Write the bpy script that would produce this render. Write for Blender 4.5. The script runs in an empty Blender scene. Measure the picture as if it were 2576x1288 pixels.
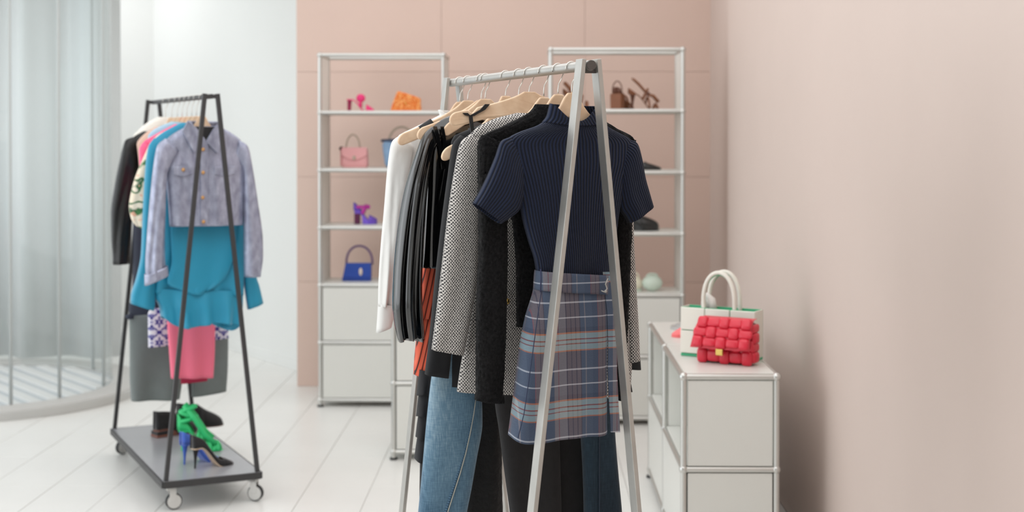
import bpy, bmesh, math, random
from mathutils import Vector, Matrix
from math import pi, sin, cos, tan, radians, sqrt, exp
random.seed(7)
S = bpy.context.scene
COL = S.collection
# ------------------------------------------------------------------ camera (fitted to the modular shelving)
FPX, TILT, YAW, PCY, CAMH = 3604.9, 0.0145, 0.0135, 393.9, 1.65
FW = Vector((-sin(YAW)*cos(TILT), cos(YAW)*cos(TILT), -sin(TILT)))
RT = Vector((cos(YAW), sin(YAW), 0))
UP = RT.cross(FW)
CAM = Vector((0, 0, CAMH))
cd = bpy.data.cameras.new('camera'); cam = bpy.data.objects.new('camera', cd); COL.objects.link(cam)
cam.matrix_world = Matrix((( RT.x, UP.x, -FW.x, 0), (RT.y, UP.y, -FW.y, 0), (RT.z, UP.z, -FW.z, CAMH), (0, 0, 0, 1)))
cd.sensor_width = 36; cd.lens = 36*FPX/2576
cd.shift_y = -(644-PCY)/2576
cd.clip_start = .1; cd.clip_end = 100
cd.dof.use_dof = True; cd.dof.focus_distance = 3.75; cd.dof.aperture_fstop = 3.2
S.camera = cam
# ------------------------------------------------------------------ daylight, ceiling lights and added fill
w = bpy.data.worlds.new('sky'); S.world = w; w.use_nodes = True
bg = w.node_tree.nodes['Background']; bg.inputs[0].default_value = (.93, .975, 1.0, 1); bg.inputs[1].default_value = 1.2
def area(name, loc, aim, sx, sy, energy, col):
    l = bpy.data.lights.new(name, 'AREA'); l.shape = 'RECTANGLE'; l.size = sx; l.size_y = sy
    l.energy = energy; l.color = col
    o = bpy.data.objects.new(name, l); COL.objects.link(o); o.location = loc
    o.rotation_euler = (Vector(aim)-Vector(loc)).to_track_quat('-Z', 'Y').to_euler()
area('window_daylight', (-5.3, 5.6, 2.1), (0, 6.6, 1.1), 7.0, 3.2, 60, (.955, .975, 1))
area('ceiling_lights', (-.75, 6.3, 3.42), (-.75, 6.3, 0), 3.5, 5.2, 62, (.96, .975, 1))
area('corner_fill_light', (-3.7, 11.4, 3.42), (-3.4, 11.6, 0), 1.4, 1.2, 27, (.97, .98, 1))  # fill lamp out of view, added to brighten the far white walls
area('front_fill_light', (-.7, 2.6, 3.42), (-.7, 2.6, 0), 3.4, 4.4, 60, (.955, .975, 1))  # added fill that lifts the near, camera-facing surfaces
S.cycles.transparent_max_bounces = 24
S.view_settings.view_transform = 'Standard'; S.view_settings.look = 'None'
S.view_settings.gamma = 1; S.view_settings.use_curve_mapping = False
S.view_settings.exposure = .08
# ------------------------------------------------------------------ helpers
def ray(px, py):
    return FW + RT*((px-1288)/FPX) - UP*((py-PCY)/FPX)
def P(px, py, Y):                       # point of a measured pixel at depth Y
    d = ray(px, py); return CAM + d*(Y/d.y)
def G(px, py, h=0.0):                   # measured point lying at height h
    d = ray(px, py); return CAM + d*((h-CAMH)/d.z)
def proj(p):
    d = Vector(p)-CAM; z = d.dot(FW)
    return 1288+FPX*d.dot(RT)/z, PCY-FPX*d.dot(UP)/z
def lin(c):
    c /= 255.0
    return c/12.92 if c <= .04045 else ((c+.055)/1.055)**2.4
def C(r, g, b): return (lin(r), lin(g), lin(b), 1)

def tag(o, label=None, cat=None, group=None, kind=None):
    if label: o['label'] = label
    if cat: o['category'] = cat
    if group: o['group'] = group
    if kind: o['kind'] = kind
    return o
def empty(name, loc, rz=0, parent=None):
    o = bpy.data.objects.new(name, None); COL.objects.link(o)
    o.location = loc; o.rotation_euler = (0, 0, rz); o.empty_display_size = .05
    if parent: o.parent = parent
    return o
class MB:
    def __init__(s): s.v = []; s.f = []; s.uv = []
    def add(s, vs, fs, uvs=None):
        b = len(s.v); s.v += [Vector(x) for x in vs]
        for f in fs: s.f.append([i+b for i in f])
        s.uv += list(uvs) if uvs else [(0, 0)]*len(vs)
    def box(s, c, d, R=None):
        x, y, z = d[0]/2, d[1]/2, d[2]/2
        vs = [Vector((i, j, k)) for i in (-x, x) for j in (-y, y) for k in (-z, z)]
        if R: vs = [R @ q for q in vs]
        s.add([Vector(c)+q for q in vs], [(0,1,3,2),(4,6,7,5),(0,4,5,1),(2,3,7,6),(0,2,6,4),(1,5,7,3)], [(q.x, q.z) for q in vs])
    def tube(s, path, r, n=10, cap=True, flat=None):
        path = [Vector(p) for p in path]; m = len(path)
        rr = r if isinstance(r, (list, tuple)) else [r]*m
        vs = []; up = None
        for i, p in enumerate(path):
            t = (path[min(i+1, m-1)]-path[max(i-1, 0)]).normalized()
            if up is None:
                up = Vector((0, 0, 1)) if abs(t.z) < .9 else Vector((0, 1, 0))
            a = (up - t*up.dot(t)).normalized(); b = t.cross(a); up = a
            for k in range(n):
                q = 2*pi*k/n
                vs.append(p + a*(rr[i]*cos(q)) + b*(rr[i]*sin(q)*(flat if flat else 1)))
        fs = [(i*n+k, i*n+(k+1) % n, (i+1)*n+(k+1) % n, (i+1)*n+k) for i in range(m-1) for k in range(n)]
        if cap: fs += [tuple(range(n))[::-1], tuple(range((m-1)*n, m*n))]
        s.add(vs, fs)
    def square(s, a, b, wx, wy, ex):     # square bar from a to b; ex = first side direction
        a, b = Vector(a), Vector(b); t = (b-a).normalized(); ex = (ex - t*ex.dot(t)).normalized(); ey = t.cross(ex)
        vs = [p + ex*i*wx/2 + ey*j*wy/2 for p in (a, b) for i, j in ((-1,-1),(1,-1),(1,1),(-1,1))]
        s.add(vs, [(0,1,2,3),(7,6,5,4),(0,4,5,1),(1,5,6,2),(2,6,7,3),(3,7,4,0)])
    def sphere(s, c, r, n=10, m=6, sc=(1,1,1), R=None):
        vs = [Vector((0,0,1))]
        for i in range(1, m):
            for k in range(n):
                a, b = pi*i/m, 2*pi*k/n; vs.append(Vector((sin(a)*cos(b), sin(a)*sin(b), cos(a))))
        vs.append(Vector((0,0,-1)))
        fs = [(0, 1+k, 1+(k+1) % n) for k in range(n)]
        for i in range(m-2):
            for k in range(n): fs.append((1+i*n+k, 1+(i+1)*n+k, 1+(i+1)*n+(k+1) % n, 1+i*n+(k+1) % n))
        L = len(vs)-1; fs += [(L, 1+(m-2)*n+(k+1) % n, 1+(m-2)*n+k) for k in range(n)]
        vs = [Vector((q.x*r*sc[0], q.y*r*sc[1], q.z*r*sc[2])) for q in vs]
        if R: vs = [R @ q for q in vs]
        s.add([Vector(c)+q for q in vs], fs)
    def loft(s, rings, caps=True, uvs=None):
        n = len(rings[0]); m = len(rings); vs = [p for r in rings for p in r]
        fs = [(i*n+k, i*n+(k+1) % n, (i+1)*n+(k+1) % n, (i+1)*n+k) for i in range(m-1) for k in range(n)]
        if caps: fs += [tuple(range(n))[::-1], tuple(range((m-1)*n, m*n))]
        s.add(vs, fs, uvs)
    def extrude(s, pts, th, M=None):     # outline in x,z, thickness along y
        n = len(pts); vs = [Vector((x, y, z)) for y in (-th/2, th/2) for x, z in pts]
        if M: vs = [M @ q for q in vs]
        fs = [tuple(range(n)), tuple(range(n, 2*n))[::-1]] + [(k+n, (k+1) % n+n, (k+1) % n, k) for k in range(n)]
        s.add(vs, fs, [(x, z) for y in (0, 1) for x, z in pts])
    def build(s, name, m, parent=None, smooth=False, world=False, bevel=0, solid=0, sub=0, angle=None):
        off = parent.location if (parent and world) else Vector((0, 0, 0))
        me = bpy.data.meshes.new(name); me.from_pydata([v-off for v in s.v], [], s.f)
        uvl = me.uv_layers.new(name='uv')
        for l in me.loops: uvl.data[l.index].uv = s.uv[l.vertex_index]
        bm = bmesh.new(); bm.from_mesh(me); bmesh.ops.recalc_face_normals(bm, faces=bm.faces); bm.to_mesh(me); bm.free()
        if smooth:
            me.polygons.foreach_set('use_smooth', [True]*len(me.polygons))
            if angle: me.set_sharp_from_angle(angle=radians(angle))
        me.materials.append(m); me.update()
        o = bpy.data.objects.new(name, me); COL.objects.link(o)
        if parent: o.parent = parent
        if solid:
            q = o.modifiers.new('solid', 'SOLIDIFY'); q.thickness = solid; q.offset = -1
        if sub:
            q = o.modifiers.new('sub', 'SUBSURF'); q.levels = q.render_levels = sub
        if bevel:
            q = o.modifiers.new('bevel', 'BEVEL'); q.width = bevel; q.segments = 2; q.limit_method = 'ANGLE'
        return o
def box_obj(name, c, d, m, parent=None, bevel=.002, R=None):
    b = MB(); b.box(c, d, R); return b.build(name, m, parent, bevel=bevel)
def link_copy(src, name, loc=None, parent=None):
    o = src.copy(); o.name = name; COL.objects.link(o)
    if loc is not None: o.location = loc
    o.parent = parent
    return o
# ------------------------------------------------------------------ materials
def mat(name, col, rough=.5, metal=0, spec=.5, coat=0, sheen=0, bump=0, bscale=200, bdist=.002, var=0, vscale=8, trans=0, aniso=None):
    m = bpy.data.materials.new(name); m.use_nodes = True; nt = m.node_tree; N = nt.nodes; Lk = nt.links
    b = N['Principled BSDF']; b.inputs['Base Color'].default_value = col; b.inputs['Roughness'].default_value = rough
    b.inputs['Metallic'].default_value = metal; b.inputs['Specular IOR Level'].default_value = spec
    b.inputs['Coat Weight'].default_value = coat; b.inputs['Coat Roughness'].default_value = .03
    b.inputs['Sheen Weight'].default_value = sheen; b.inputs['Sheen Roughness'].default_value = .4
    b.inputs['Transmission Weight'].default_value = trans
    if bump or var:
        tc = N.new('ShaderNodeTexCoord')
    if bump:
        n = N.new('ShaderNodeTexNoise'); n.inputs['Scale'].default_value = bscale; n.inputs['Detail'].default_value = 3
        src = tc.outputs['Object']
        if aniso:
            mp = N.new('ShaderNodeMapping'); mp.inputs['Scale'].default_value = aniso; Lk.new(src, mp.inputs[0]); src = mp.outputs[0]
        Lk.new(src, n.inputs['Vector'])
        bp = N.new('ShaderNodeBump'); bp.inputs['Strength'].default_value = bump; bp.inputs['Distance'].default_value = bdist
        Lk.new(n.outputs[0], bp.inputs['Height']); Lk.new(bp.outputs[0], b.inputs['Normal'])
    if var:
        n = N.new('ShaderNodeTexNoise'); n.inputs['Scale'].default_value = vscale; n.inputs['Detail'].default_value = 4
        Lk.new(tc.outputs['Object'], n.inputs['Vector'])
        hs = N.new('ShaderNodeHueSaturation'); hs.inputs['Color'].default_value = col
        mr = N.new('ShaderNodeMapRange'); mr.inputs[1].default_value = .3; mr.inputs[2].default_value = .7
        mr.inputs[3].default_value = 1-var; mr.inputs[4].default_value = 1+var
        Lk.new(n.outputs[0], mr.inputs[0]); Lk.new(mr.outputs[0], hs.inputs['Value']); Lk.new(hs.outputs[0], b.inputs['Base Color'])
    return m
class NT:                                # small node-building shorthand for the patterned fabrics
    def __init__(s, name, rough=.85, sheen=.2):
        s.m = bpy.data.materials.new(name); s.m.use_nodes = True; s.t = s.m.node_tree
        s.b = s.t.nodes['Principled BSDF']; s.b.inputs['Roughness'].default_value = rough
        s.b.inputs['Sheen Weight'].default_value = sheen; s.b.inputs['Specular IOR Level'].default_value = .25
        uv = s.t.nodes.new('ShaderNodeUVMap'); uv.uv_map = 'uv'; s.uvout = uv.outputs[0]
        sp = s.t.nodes.new('ShaderNodeSeparateXYZ'); s.t.links.new(s.uvout, sp.inputs[0]); s.u, s.v = sp.outputs[0], sp.outputs[1]
    def put(s, inp, x):
        if hasattr(x, 'is_linked') or isinstance(x, bpy.types.NodeSocket): s.t.links.new(x, inp)
        else: inp.default_value = x
    def math(s, op, a, b=0.0, c=0.0):
        n = s.t.nodes.new('ShaderNodeMath'); n.operation = op
        s.put(n.inputs[0], a); s.put(n.inputs[1], b); s.put(n.inputs[2], c); return n.outputs[0]
    def noise(s, scale, vec=None, detail=2, stretch=(1,1,1)):
        mp = s.t.nodes.new('ShaderNodeMapping'); mp.inputs['Scale'].default_value = stretch; s.t.links.new(vec or s.uvout, mp.inputs[0])
        n = s.t.nodes.new('ShaderNodeTexNoise'); n.inputs['Scale'].default_value = scale; n.inputs['Detail'].default_value = detail
        s.t.links.new(mp.outputs[0], n.inputs['Vector']); return n.outputs[0]
    def ramp(s, fac, stops, const=False):
        n = s.t.nodes.new('ShaderNodeValToRGB'); r = n.color_ramp
        if const: r.interpolation = 'CONSTANT'
        while len(r.elements) < len(stops): r.elements.new(.5)
        for e, (p, c) in zip(r.elements, stops): e.position = p; e.color = c
        s.put(n.inputs[0], fac); return n.outputs[0]
    def mix(s, f, a, b, mode='MIX'):
        n = s.t.nodes.new('ShaderNodeMix'); n.data_type = 'RGBA'; n.blend_type = mode
        s.put(n.inputs[0], f); s.put(n.inputs[6], a); s.put(n.inputs[7], b); return n.outputs[2]
    def base(s, c): s.put(s.b.inputs['Base Color'], c)
    def bump(s, h, st=.5, d=.002):
        n = s.t.nodes.new('ShaderNodeBump'); n.inputs['Strength'].default_value = st; n.inputs['Distance'].default_value = d
        s.put(n.inputs['Height'], h); s.t.links.new(n.outputs[0], s.b.inputs['Normal'])
# ------------------------------------------------------------------ plain materials
M_PINK = mat('pink_wall_panel', C(216, 190, 177), .42, bump=.04, bscale=60, var=.015, vscale=2)
M_PINKR = mat('pink_plaster', C(209, 192, 183), .55, bump=.05, bscale=40, var=.02, vscale=1.2)
M_WHITEWALL = mat('white_wall_paint', C(229, 229, 226), .7)
M_CEIL = mat('ceiling_paint', C(238, 236, 233), .8)
M_TILE = mat('white_floor_tile', C(230, 229, 225), .3, var=.02, vscale=3)
M_GROUT = mat('grey_grout', C(190, 186, 182), .8)
M_STEEL = mat('chrome_tube', C(206, 206, 202), .28, metal=.85)
M_WHITEMET = mat('white_lacquered_panel', C(219, 219, 213), .35)
M_WHITEMET2 = mat('white_lacquered_shelf', C(232, 232, 226), .35)
M_DARKFOOT = mat('dark_plastic_foot', C(60, 60, 60), .5)
M_ALU = mat('brushed_aluminium', C(205, 205, 203), .38, metal=.6)
M_CURB = mat('grey_stone_curb', C(196, 193, 189), .5, var=.03, vscale=4)
# ------------------------------------------------------------------ floor: tiles in straight rows
fl = empty('floor', (0, 0, 0)); tag(fl, kind='structure')
tag(box_obj('grout_bed', (-1.6, 5.9, -.034), (8.6, 14.6, .06), M_GROUT, fl, bevel=0), kind='structure')
tb = MB(); tb.box((0, 0, -.01), (.2972, .5972, .02)); t0 = tb.build('tile', M_TILE, fl, bevel=.0015); first = True
X0, Y0 = -1.052, 6.71
for i in range(-11, 8):
    for j in range(-2, 10):
        x, y = X0+.3*i+.15, Y0+.6*j+.3
        if x > 1.17 or (x < -3.6 and y > 8.2 and y < 10): continue
        if first: t0.location = (x, y, 0); first = False
        else: link_copy(t0, 'tile', (x, y, random.uniform(-.0006, .0006)), fl)
t_rest = MB()                                     # tiles outside the picture, same size, one mesh
for i in range(-20, 8):
    for j in range(-12, 10):
        x, y = X0+.3*i+.15, Y0+.6*j+.3
        if i >= -11 and j >= -2: continue
        if x > 1.12: continue
        t_rest.box((x, y, -.01), (.2972, .5972, .02))
tag(t_rest.build('outer_tiles', M_TILE, fl), kind='stuff')
# ------------------------------------------------------------------ pink back wall of large panels
YB = 9.40
wb = empty('wall_back', (0, YB, 0)); tag(wb, kind='structure')
box_obj('backing', (-.17, .08, 1.72), (2.74, .1, 3.44), mat('wall_backing', C(206, 178, 165), .8), wb, bevel=0)
xs = [-1.543, -.59, .35, 1.21]; 
for i in range(3):
    for j in range(5):
        box_obj('panel', ((xs[i]+xs[i+1])/2, .015, .69*j+.345), (xs[i+1]-xs[i]-.0014, .03, .6886), M_PINK, wb, bevel=.001)
tag(box_obj('wall_right', (1.17, 3.6, 1.72), (.1, 9.2, 3.44), M_PINKR, None, bevel=.004), kind='structure')
tag(box_obj('wall_right_recess', (1.22, 8.83, 1.72), (.1, 1.3, 3.44), M_PINKR, None, bevel=.004), kind='structure')
tag(box_obj('ceiling', (-1.7, 6.0, 3.49), (6.2, 14, .1), M_CEIL, None, bevel=0), kind='structure')
def wall_between(name, a, b, th, h, m, z0=0):
    a, b = Vector((a[0], a[1], 0)), Vector((b[0], b[1], 0)); d = (b-a); ang = math.atan2(d.y, d.x)
    mb = MB(); mb.box((d.length/2, th/2, h/2+z0), (d.length, th, h)); o = mb.build(name, m)
    o.location = a; o.rotation_euler = (0, 0, ang); return tag(o, kind='structure')
tag(box_obj('wall_front_blocker', (-1.7, -1.3, 1.72), (5.9, .1, 3.44), M_WHITEWALL, None, bevel=0), kind='structure')  # unseen wall behind the camera, added to block sky light from there
wall_between('wall_left', (-3.27, 12.38), (-1.40, 9.70), .1, 3.44, M_WHITEWALL)
wall_between('wall_far', (-5.6, 12.38), (-3.27, 12.38), .1, 3.44, M_WHITEWALL)
wall_between('baseboard_left', (-3.27, 12.38), (-1.40, 9.70), -.015, .07, M_WHITEWALL)
# ------------------------------------------------------------------ curved glass drum with curb, and the long white drape behind it
DC = Vector((-3.58, 9.15, 0)); DR = .85
dr = empty('glass_enclosure', DC)
tag(dr, 'curved clear glass enclosure on a grey round curb at the white wall', 'glass enclosure')
def arc_band(r0, r1, z0, z1, a0, a1, n):
    mb = MB(); rings = []
    for i in range(n+1):
        a = a0+(a1-a0)*i/n; c, s = cos(a), sin(a)
        rings.append([Vector((r0*c, r0*s, z0)), Vector((r1*c, r1*s, z0)), Vector((r1*c, r1*s, z1)), Vector((r0*c, r0*s, z1))])
    mb.loft(rings); return mb
arc_band(.86, 1.055, 0, .055, 0, 2*pi, 96).build('curb', M_CURB, dr, bevel=.006)
arc_band(1.05, 1.075, 0, .05, 0, 2*pi, 96).build('curb_edge_strip', M_ALU, dr, bevel=.003)
mgl = bpy.data.materials.new('clear_glass'); mgl.use_nodes = True; nt = mgl.node_tree; nt.nodes.remove(nt.nodes['Principled BSDF'])
tr = nt.nodes.new('ShaderNodeBsdfTransparent'); tr.inputs[0].default_value = (.975, .988, .988, 1)
gs = nt.nodes.new('ShaderNodeBsdfGlossy'); gs.inputs['Roughness'].default_value = .04
lw = nt.nodes.new('ShaderNodeLayerWeight'); lw.inputs[0].default_value = .5
pw = nt.nodes.new('ShaderNodeMath'); pw.operation = 'POWER'; pw.inputs[1].default_value = 5; nt.links.new(lw.outputs[1], pw.inputs[0])
fr = nt.nodes.new('ShaderNodeMath'); fr.operation = 'MULTIPLY_ADD'; fr.inputs[1].default_value = .6; fr.inputs[2].default_value = .03; nt.links.new(pw.outputs[0], fr.inputs[0])
mx = nt.nodes.new('ShaderNodeMixShader'); nt.links.new(fr.outputs[0], mx.inputs[0]); nt.links.new(tr.outputs[0], mx.inputs[1]); nt.links.new(gs.outputs[0], mx.inputs[2])
nt.links.new(mx.outputs[0], nt.nodes['Material Output'].inputs[0])
M_GLASS = mgl
angs = [radians(a) for a in (-100, -55, -34, -3.6, 48, 90)]
for a, b in zip(angs, angs[1:]):
    arc_band(DR-.006, DR+.006, .05, 3.38, a, b, 12).build('glass_panel', M_GLASS, dr, smooth=True, angle=40)
for a in angs[1:-1]:
    mb = MB(); mb.tube([(DR*cos(a), DR*sin(a), .05), (DR*cos(a), DR*sin(a), 3.38)], .011, 8); mb.build('glass_joint', mat('joint_silicone', C(196, 201, 200), .5), dr, smooth=True)
mb = MB(); ring = [Vector((.86*cos(2*pi*k/64), .86*sin(2*pi*k/64), 0)) for k in range(64)]
mb.loft([[p+Vector((0, 0, z)) for p in ring] for z in (.0, .03)]); mb.build('base_disc', mat('disc_grey', C(196, 200, 203), .45), dr)
d = Vector((.62, -.78, 0)).normalized(); e = Vector((d.y, -d.x, 0)); R = Matrix(((d.x, e.x, 0), (d.y, e.y, 0), (0, 0, 1)))
for k in range(-6, 7):
    o_ = k*.125; L = 2*sqrt(max(.01, .83**2-o_**2))
    mb = MB(); mb.box(e*o_+Vector((0, 0, .036)), (L, .07, .014), R); mb.build('floor_slat', mat('pale_slat', C(226, 224, 222), .5), dr, bevel=.003)  # pale diagonal strips across the base disc
cu = MB(); n = 240; rows = []
for iz in range(2):
    z = .02+3.4*iz; rows.append([Vector((-5.3+2.26*i/n, 10.5 + .07*sin(2*pi*(i/n)*5.2+.5*sin(i*.05))+.012*sin(2*pi*(i/n)*11+1), z)) for i in range(n+1)])
vs = rows[0]+rows[1]; cu.add(vs, [(i, i+1, n+1+i+1, n+1+i) for i in range(n)])
mcu = mat('white_drape', C(222, 225, 225), .9)
tag(cu.build('curtain', mcu, smooth=True, solid=.004), 'full height white curtain hanging in wide folds behind the glass enclosure', 'curtain')
# ------------------------------------------------------------------ modular chrome-tube furniture
def unit(name, loc, wx, dy, lev, label, cat, group, shelves, sides, fronts, tops=True, back=(), ends=(), mids=(), low=True):
    """posts at corners (x 0..wx, y 0..dy), tube levels every 0.35 m; loc = front-left post on the floor"""
    r = empty(name, loc); tag(r, label, cat, group); b = .04; H = b+.35*(lev-1)
    xsx = [0]+list(mids)+[wx] if wx > dy else [0, wx]; ysy = [0, dy] if wx > dy else [0]+list(mids)+[dy]
    for x in xsx:
        for y in ysy:
            mb = MB(); mb.tube([(x, y, .012), (x, y, H)], .0125, 10); mb.build('post', M_STEEL, r, smooth=True, angle=40)
            mb = MB(); mb.tube([(x, y, 0), (x, y, .012), (x, y, .0121), (x, y, .03)], [.02, .02, .009, .009], 10); mb.build('foot', M_DARKFOOT, r)
    for k in range(lev):
        z = b+.35*k
        for y in ysy:
            mb = MB(); mb.tube([(0, y, z), (wx, y, z)], .0125, 10); mb.build('rail', M_STEEL, r, smooth=True, angle=40)
        for x in xsx:
            mb = MB(); mb.tube([(x, 0, z), (x, dy, z)], .0125, 10); mb.build('rail', M_STEEL, r, smooth=True, angle=40)
            for y in ysy:
                mb = MB(); mb.sphere((x, y, z), .0175, 10, 7); mb.build('ball_joint', M_STEEL, r, smooth=True)
    for k in shelves: box_obj('shelf', (wx/2, dy/2, b+.35*k+.004), (wx-.012, dy-.012, .02), M_WHITEMET2, r)
    for s, k in sides: box_obj('side_panel', (.0 if s == 0 else wx, dy/2, b+.35*k+.175), (.014, dy-.02, .325), M_WHITEMET2, r)
    for k, lock in fronts:
        f = box_obj('drop_front', (wx/2, 0, b+.35*k+.175), (wx-.03, .016, .322), M_WHITEMET, r, .003)
        if lock:
            mb = MB(); mb.tube([(wx*.86, -.006, b+.35*k+.275), (wx*.86, -.022, b+.35*k+.275)], .014, 12); q = mb.build('lock', M_STEEL, f, smooth=True, angle=40)
            mb = MB(); mb.box((wx*.86-.02, -.012, b+.35*k+.275), (.05, .008, .018)); mb.build('pull_tab', M_STEEL, f, bevel=.002)
    for k in back: box_obj('back_panel', (wx/2, dy, b+.35*k+.175), (wx-.02, .012, .325), M_WHITEMET2, r)
    return r
UL = (-1.284, 8.694, 0); UR = (.111, 8.158, 0); UC = (.575, 5.405, 0)
unit('shelving_unit', UL, .75, .35, 7, 'tall white shelving unit holding pink and blue bags, left of the two', 'shelf', None,
     (0, 2, 3, 4, 5), [(s, k) for s in (0, 1) for k in range(6)], [(0, 1), (1, 0)], back=(0, 1))
unit('shelving_unit', UR, .75, .35, 7, 'tall white shelving unit holding brown and black shoes, behind the navy sweater', 'shelf', None,
     (0, 2, 3, 4, 5), [(s, k) for s in (0, 1) for k in range(6)], [(0, 1), (1, 0)], back=(0, 1))
rr = unit('low_cabinet', (P(990, 900, 7.27).x, 7.27, 0), .75, .35, 3, 'low white metal cabinet half hidden behind the rack of dark clothes', 'cabinet', None,
     (0, 2), [(s, k) for s in (0, 1) for k in range(2)], [(0, 0), (1, 0)], back=(0, 1))
# sideboard along the right wall: end face towards us, open bays above closed ones on its left side
sb = unit('sideboard', UC, .35, 1.5, 3, 'white sideboard by the pink wall with the red bag on top', 'cabinet', None, (), [], [], mids=(.75,))
for y in (.375, 1.125):
    box_obj('top_panel', (.175, y, .744), (.338, .738, .02), M_WHITEMET, sb)
    for k in (0, 1): box_obj('shelf', (.175, y, .044+.35*k), (.338, .738, .02), M_WHITEMET2, sb)
    for k in (0, 1): box_obj('back_panel', (.35, y, .215+.35*k), (.012, .72, .325), M_WHITEMET2, sb)
    box_obj('door', (0, y, .215), (.014, .718, .322), M_WHITEMET, sb)
for k in (0, 1):
    for y in (0, 1.5): box_obj('end_panel', (.175, y, .215+.35*k), (.32, .014, .323), M_WHITEMET, sb, .003)
    box_obj('divider_panel', (.175, .75, .215+.35*k), (.32, .014, .323), M_WHITEMET2, sb)
# ------------------------------------------------------------------ clothes rails: frames, hangers, garments
class Rail:
    def __init__(s, N, F):
        s.N, s.F = Vector(N), Vector(F); d = s.F-s.N; d.z = 0; s.len = d.length; s.d = d.normalized()
        s.eu = Vector((s.d.y, -s.d.x, 0)); s.en = -s.d; s.z = (s.N.z+s.F.z)/2
    def pt(s, t): return Vector((s.N.x, s.N.y, s.z)) + s.d*t
    def at(s, px, dt=0):                 # place on the bar seen at this column
        a, b = -.2, s.len+.3
        for _ in range(50):
            m = (a+b)/2
            if proj(s.pt(m))[0] > px: a = m
            else: b = m
        return Place(s, a+dt)
class Place:
    def __init__(s, rail, t):
        s.O = rail.pt(t); s.eu, s.en, s.t = rail.eu, rail.en, t
    def L(s, px, py, n=0.0):
        d = ray(px, py); k = (n-(CAM-s.O).dot(s.en))/d.dot(s.en); q = CAM+d*k
        return (q-s.O).dot(s.eu), q.z
    def W(s, u, n, h): return Vector((s.O.x, s.O.y, 0)) + s.eu*u + s.en*n + Vector((0, 0, h))
def smooth_rows(rows, m):
    n = len(rows); d = [0]
    for a, b in zip(rows, rows[1:]):
        d.append(d[-1]+max(1e-4, sqrt(((a[0]+a[2]-b[0]-b[2])/2)**2+((a[1]+a[3]-b[1]-b[3])/2)**2)))
    out = []; k = 0
    sl = []
    for i in range(n):                   # limited slopes: no overshoot
        if i in (0, n-1):
            j = min(i, n-2); sl.append([(rows[j+1][c]-rows[j][c])/(d[j+1]-d[j]) for c in range(len(rows[0]))])
        else:
            r_ = []
            for c in range(len(rows[0])):
                a = (rows[i][c]-rows[i-1][c])/(d[i]-d[i-1]); b = (rows[i+1][c]-rows[i][c])/(d[i+1]-d[i])
                r_.append(0 if a*b <= 0 else 2*a*b/(a+b))
            sl.append(r_)
    for q in range(m):
        x = d[-1]*q/(m-1)
        while k < n-2 and x > d[k+1]: k += 1
        h = d[k+1]-d[k]; t = (x-d[k])/h; r = []
        for c in range(len(rows[0])):
            y0, y1 = rows[k][c], rows[k+1][c]; m0, m1 = sl[k][c]*h, sl[k+1][c]*h
            r.append((2*t**3-3*t*t+1)*y0+(t**3-2*t*t+t)*m0+(-2*t**3+3*t*t)*y1+(t**3-t*t)*m1)
        out.append((q/(m-1), r))
    return out
def cloth(pl, name, rows, m, parent, n0=0.0, na=56, nv=48, fold=(), uv='planar', W=.4, hem=0, dip=0, dips=.25, rough=0, solid=.0018, ex=.75, close=False, flip=1, caps=False, seed=1, uvoff=(0, 0)):
    """rows: (left px, left py, right px, right py, thickness[, n shift]); fold: list of (amp, waves, phase, start, drift)"""
    rng = random.Random(seed); loc = []
    for r in rows:
        a = pl.L(r[0], r[1], n0); b = pl.L(r[2], r[3], n0); loc.append((a[0], a[1], b[0], b[1], r[4], r[5] if len(r) > 5 else 0))
    rings = []; uvs = []; vlen = 0; prev = None
    for v, r in smooth_rows(loc, nv):
        A, B = Vector((r[0], r[1])), Vector((r[2], r[3])); c = (A+B)/2; a = (B-A)/2
        if prev is not None: vlen += (c-prev).length
        prev = c; ring = []
        for k in range(na):
            ph = 2*pi*k/na; cs, sn = cos(ph), sin(ph)
            x = math.copysign(abs(cs)**ex, cs); y = math.copysign(abs(sn)**ex, sn)
            off = 0; lat = 0
            for (amp, wv, p0, st, dr) in fold:
                g = max(0, (v-st)/(1-st)) if st < 1 else 1
                s_ = sin(wv*(x+1)*pi/2 + p0 + dr*v + (1.7 if sn < 0 else 0))
                off += amp*g*s_
            n = r[5] + y*r[4]/2 + off*(abs(sn)**.5)
            if rough: n += rng.uniform(-rough, rough); lat = rng.uniform(-rough, rough)
            q = c+a*x
            h = q.y + (hem*v*sin(3*x+2.2*y+seed) if hem else 0)
            if dip: h -= dip*max(0, sn)*max(0, 1-v/dips)*(1-abs(x)**2)
            ring.append(pl.W(q.x+lat, n0+n, h))
            if uv == 'planar': uvs.append((q.x+(.37 if sn < 0 else 0)+uvoff[0], q.y+uvoff[1]))
            else: uvs.append((W*(x+1)/2 if sn >= 0 else W*(2-(x+1)/2), -vlen))
        rings.append(ring)
    mb = MB(); mb.loft(rings, caps=caps, uvs=uvs)
    return mb.build(name, m, parent, smooth=True, world=True, solid=solid)
def garment(name, pl, label, cat='garment', group=None):
    o = empty(name, (pl.O.x, pl.O.y, pl.O.z)); tag(o, label, cat, group); return o
def on(pl, px, py, n): u, h = pl.L(px, py, n); return pl.W(u, n, h)
M_WOOD = None
def wood_mat():
    k = NT('pale_beech_wood', rough=.45, sheen=0); g = k.noise(30, detail=4, stretch=(1, 1, 9))
    k.base(k.ramp(g, [(.25, C(218, 184, 152)), (.55, C(231, 201, 170)), (.8, C(238, 212, 184))])); return k.m
M_WOOD = wood_mat(); M_WIRE = mat('polished_hook_wire', C(225, 222, 216), .2, metal=1)
M_RUBBER = mat('black_rubber_grip', C(24, 24, 26), .6)
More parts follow.
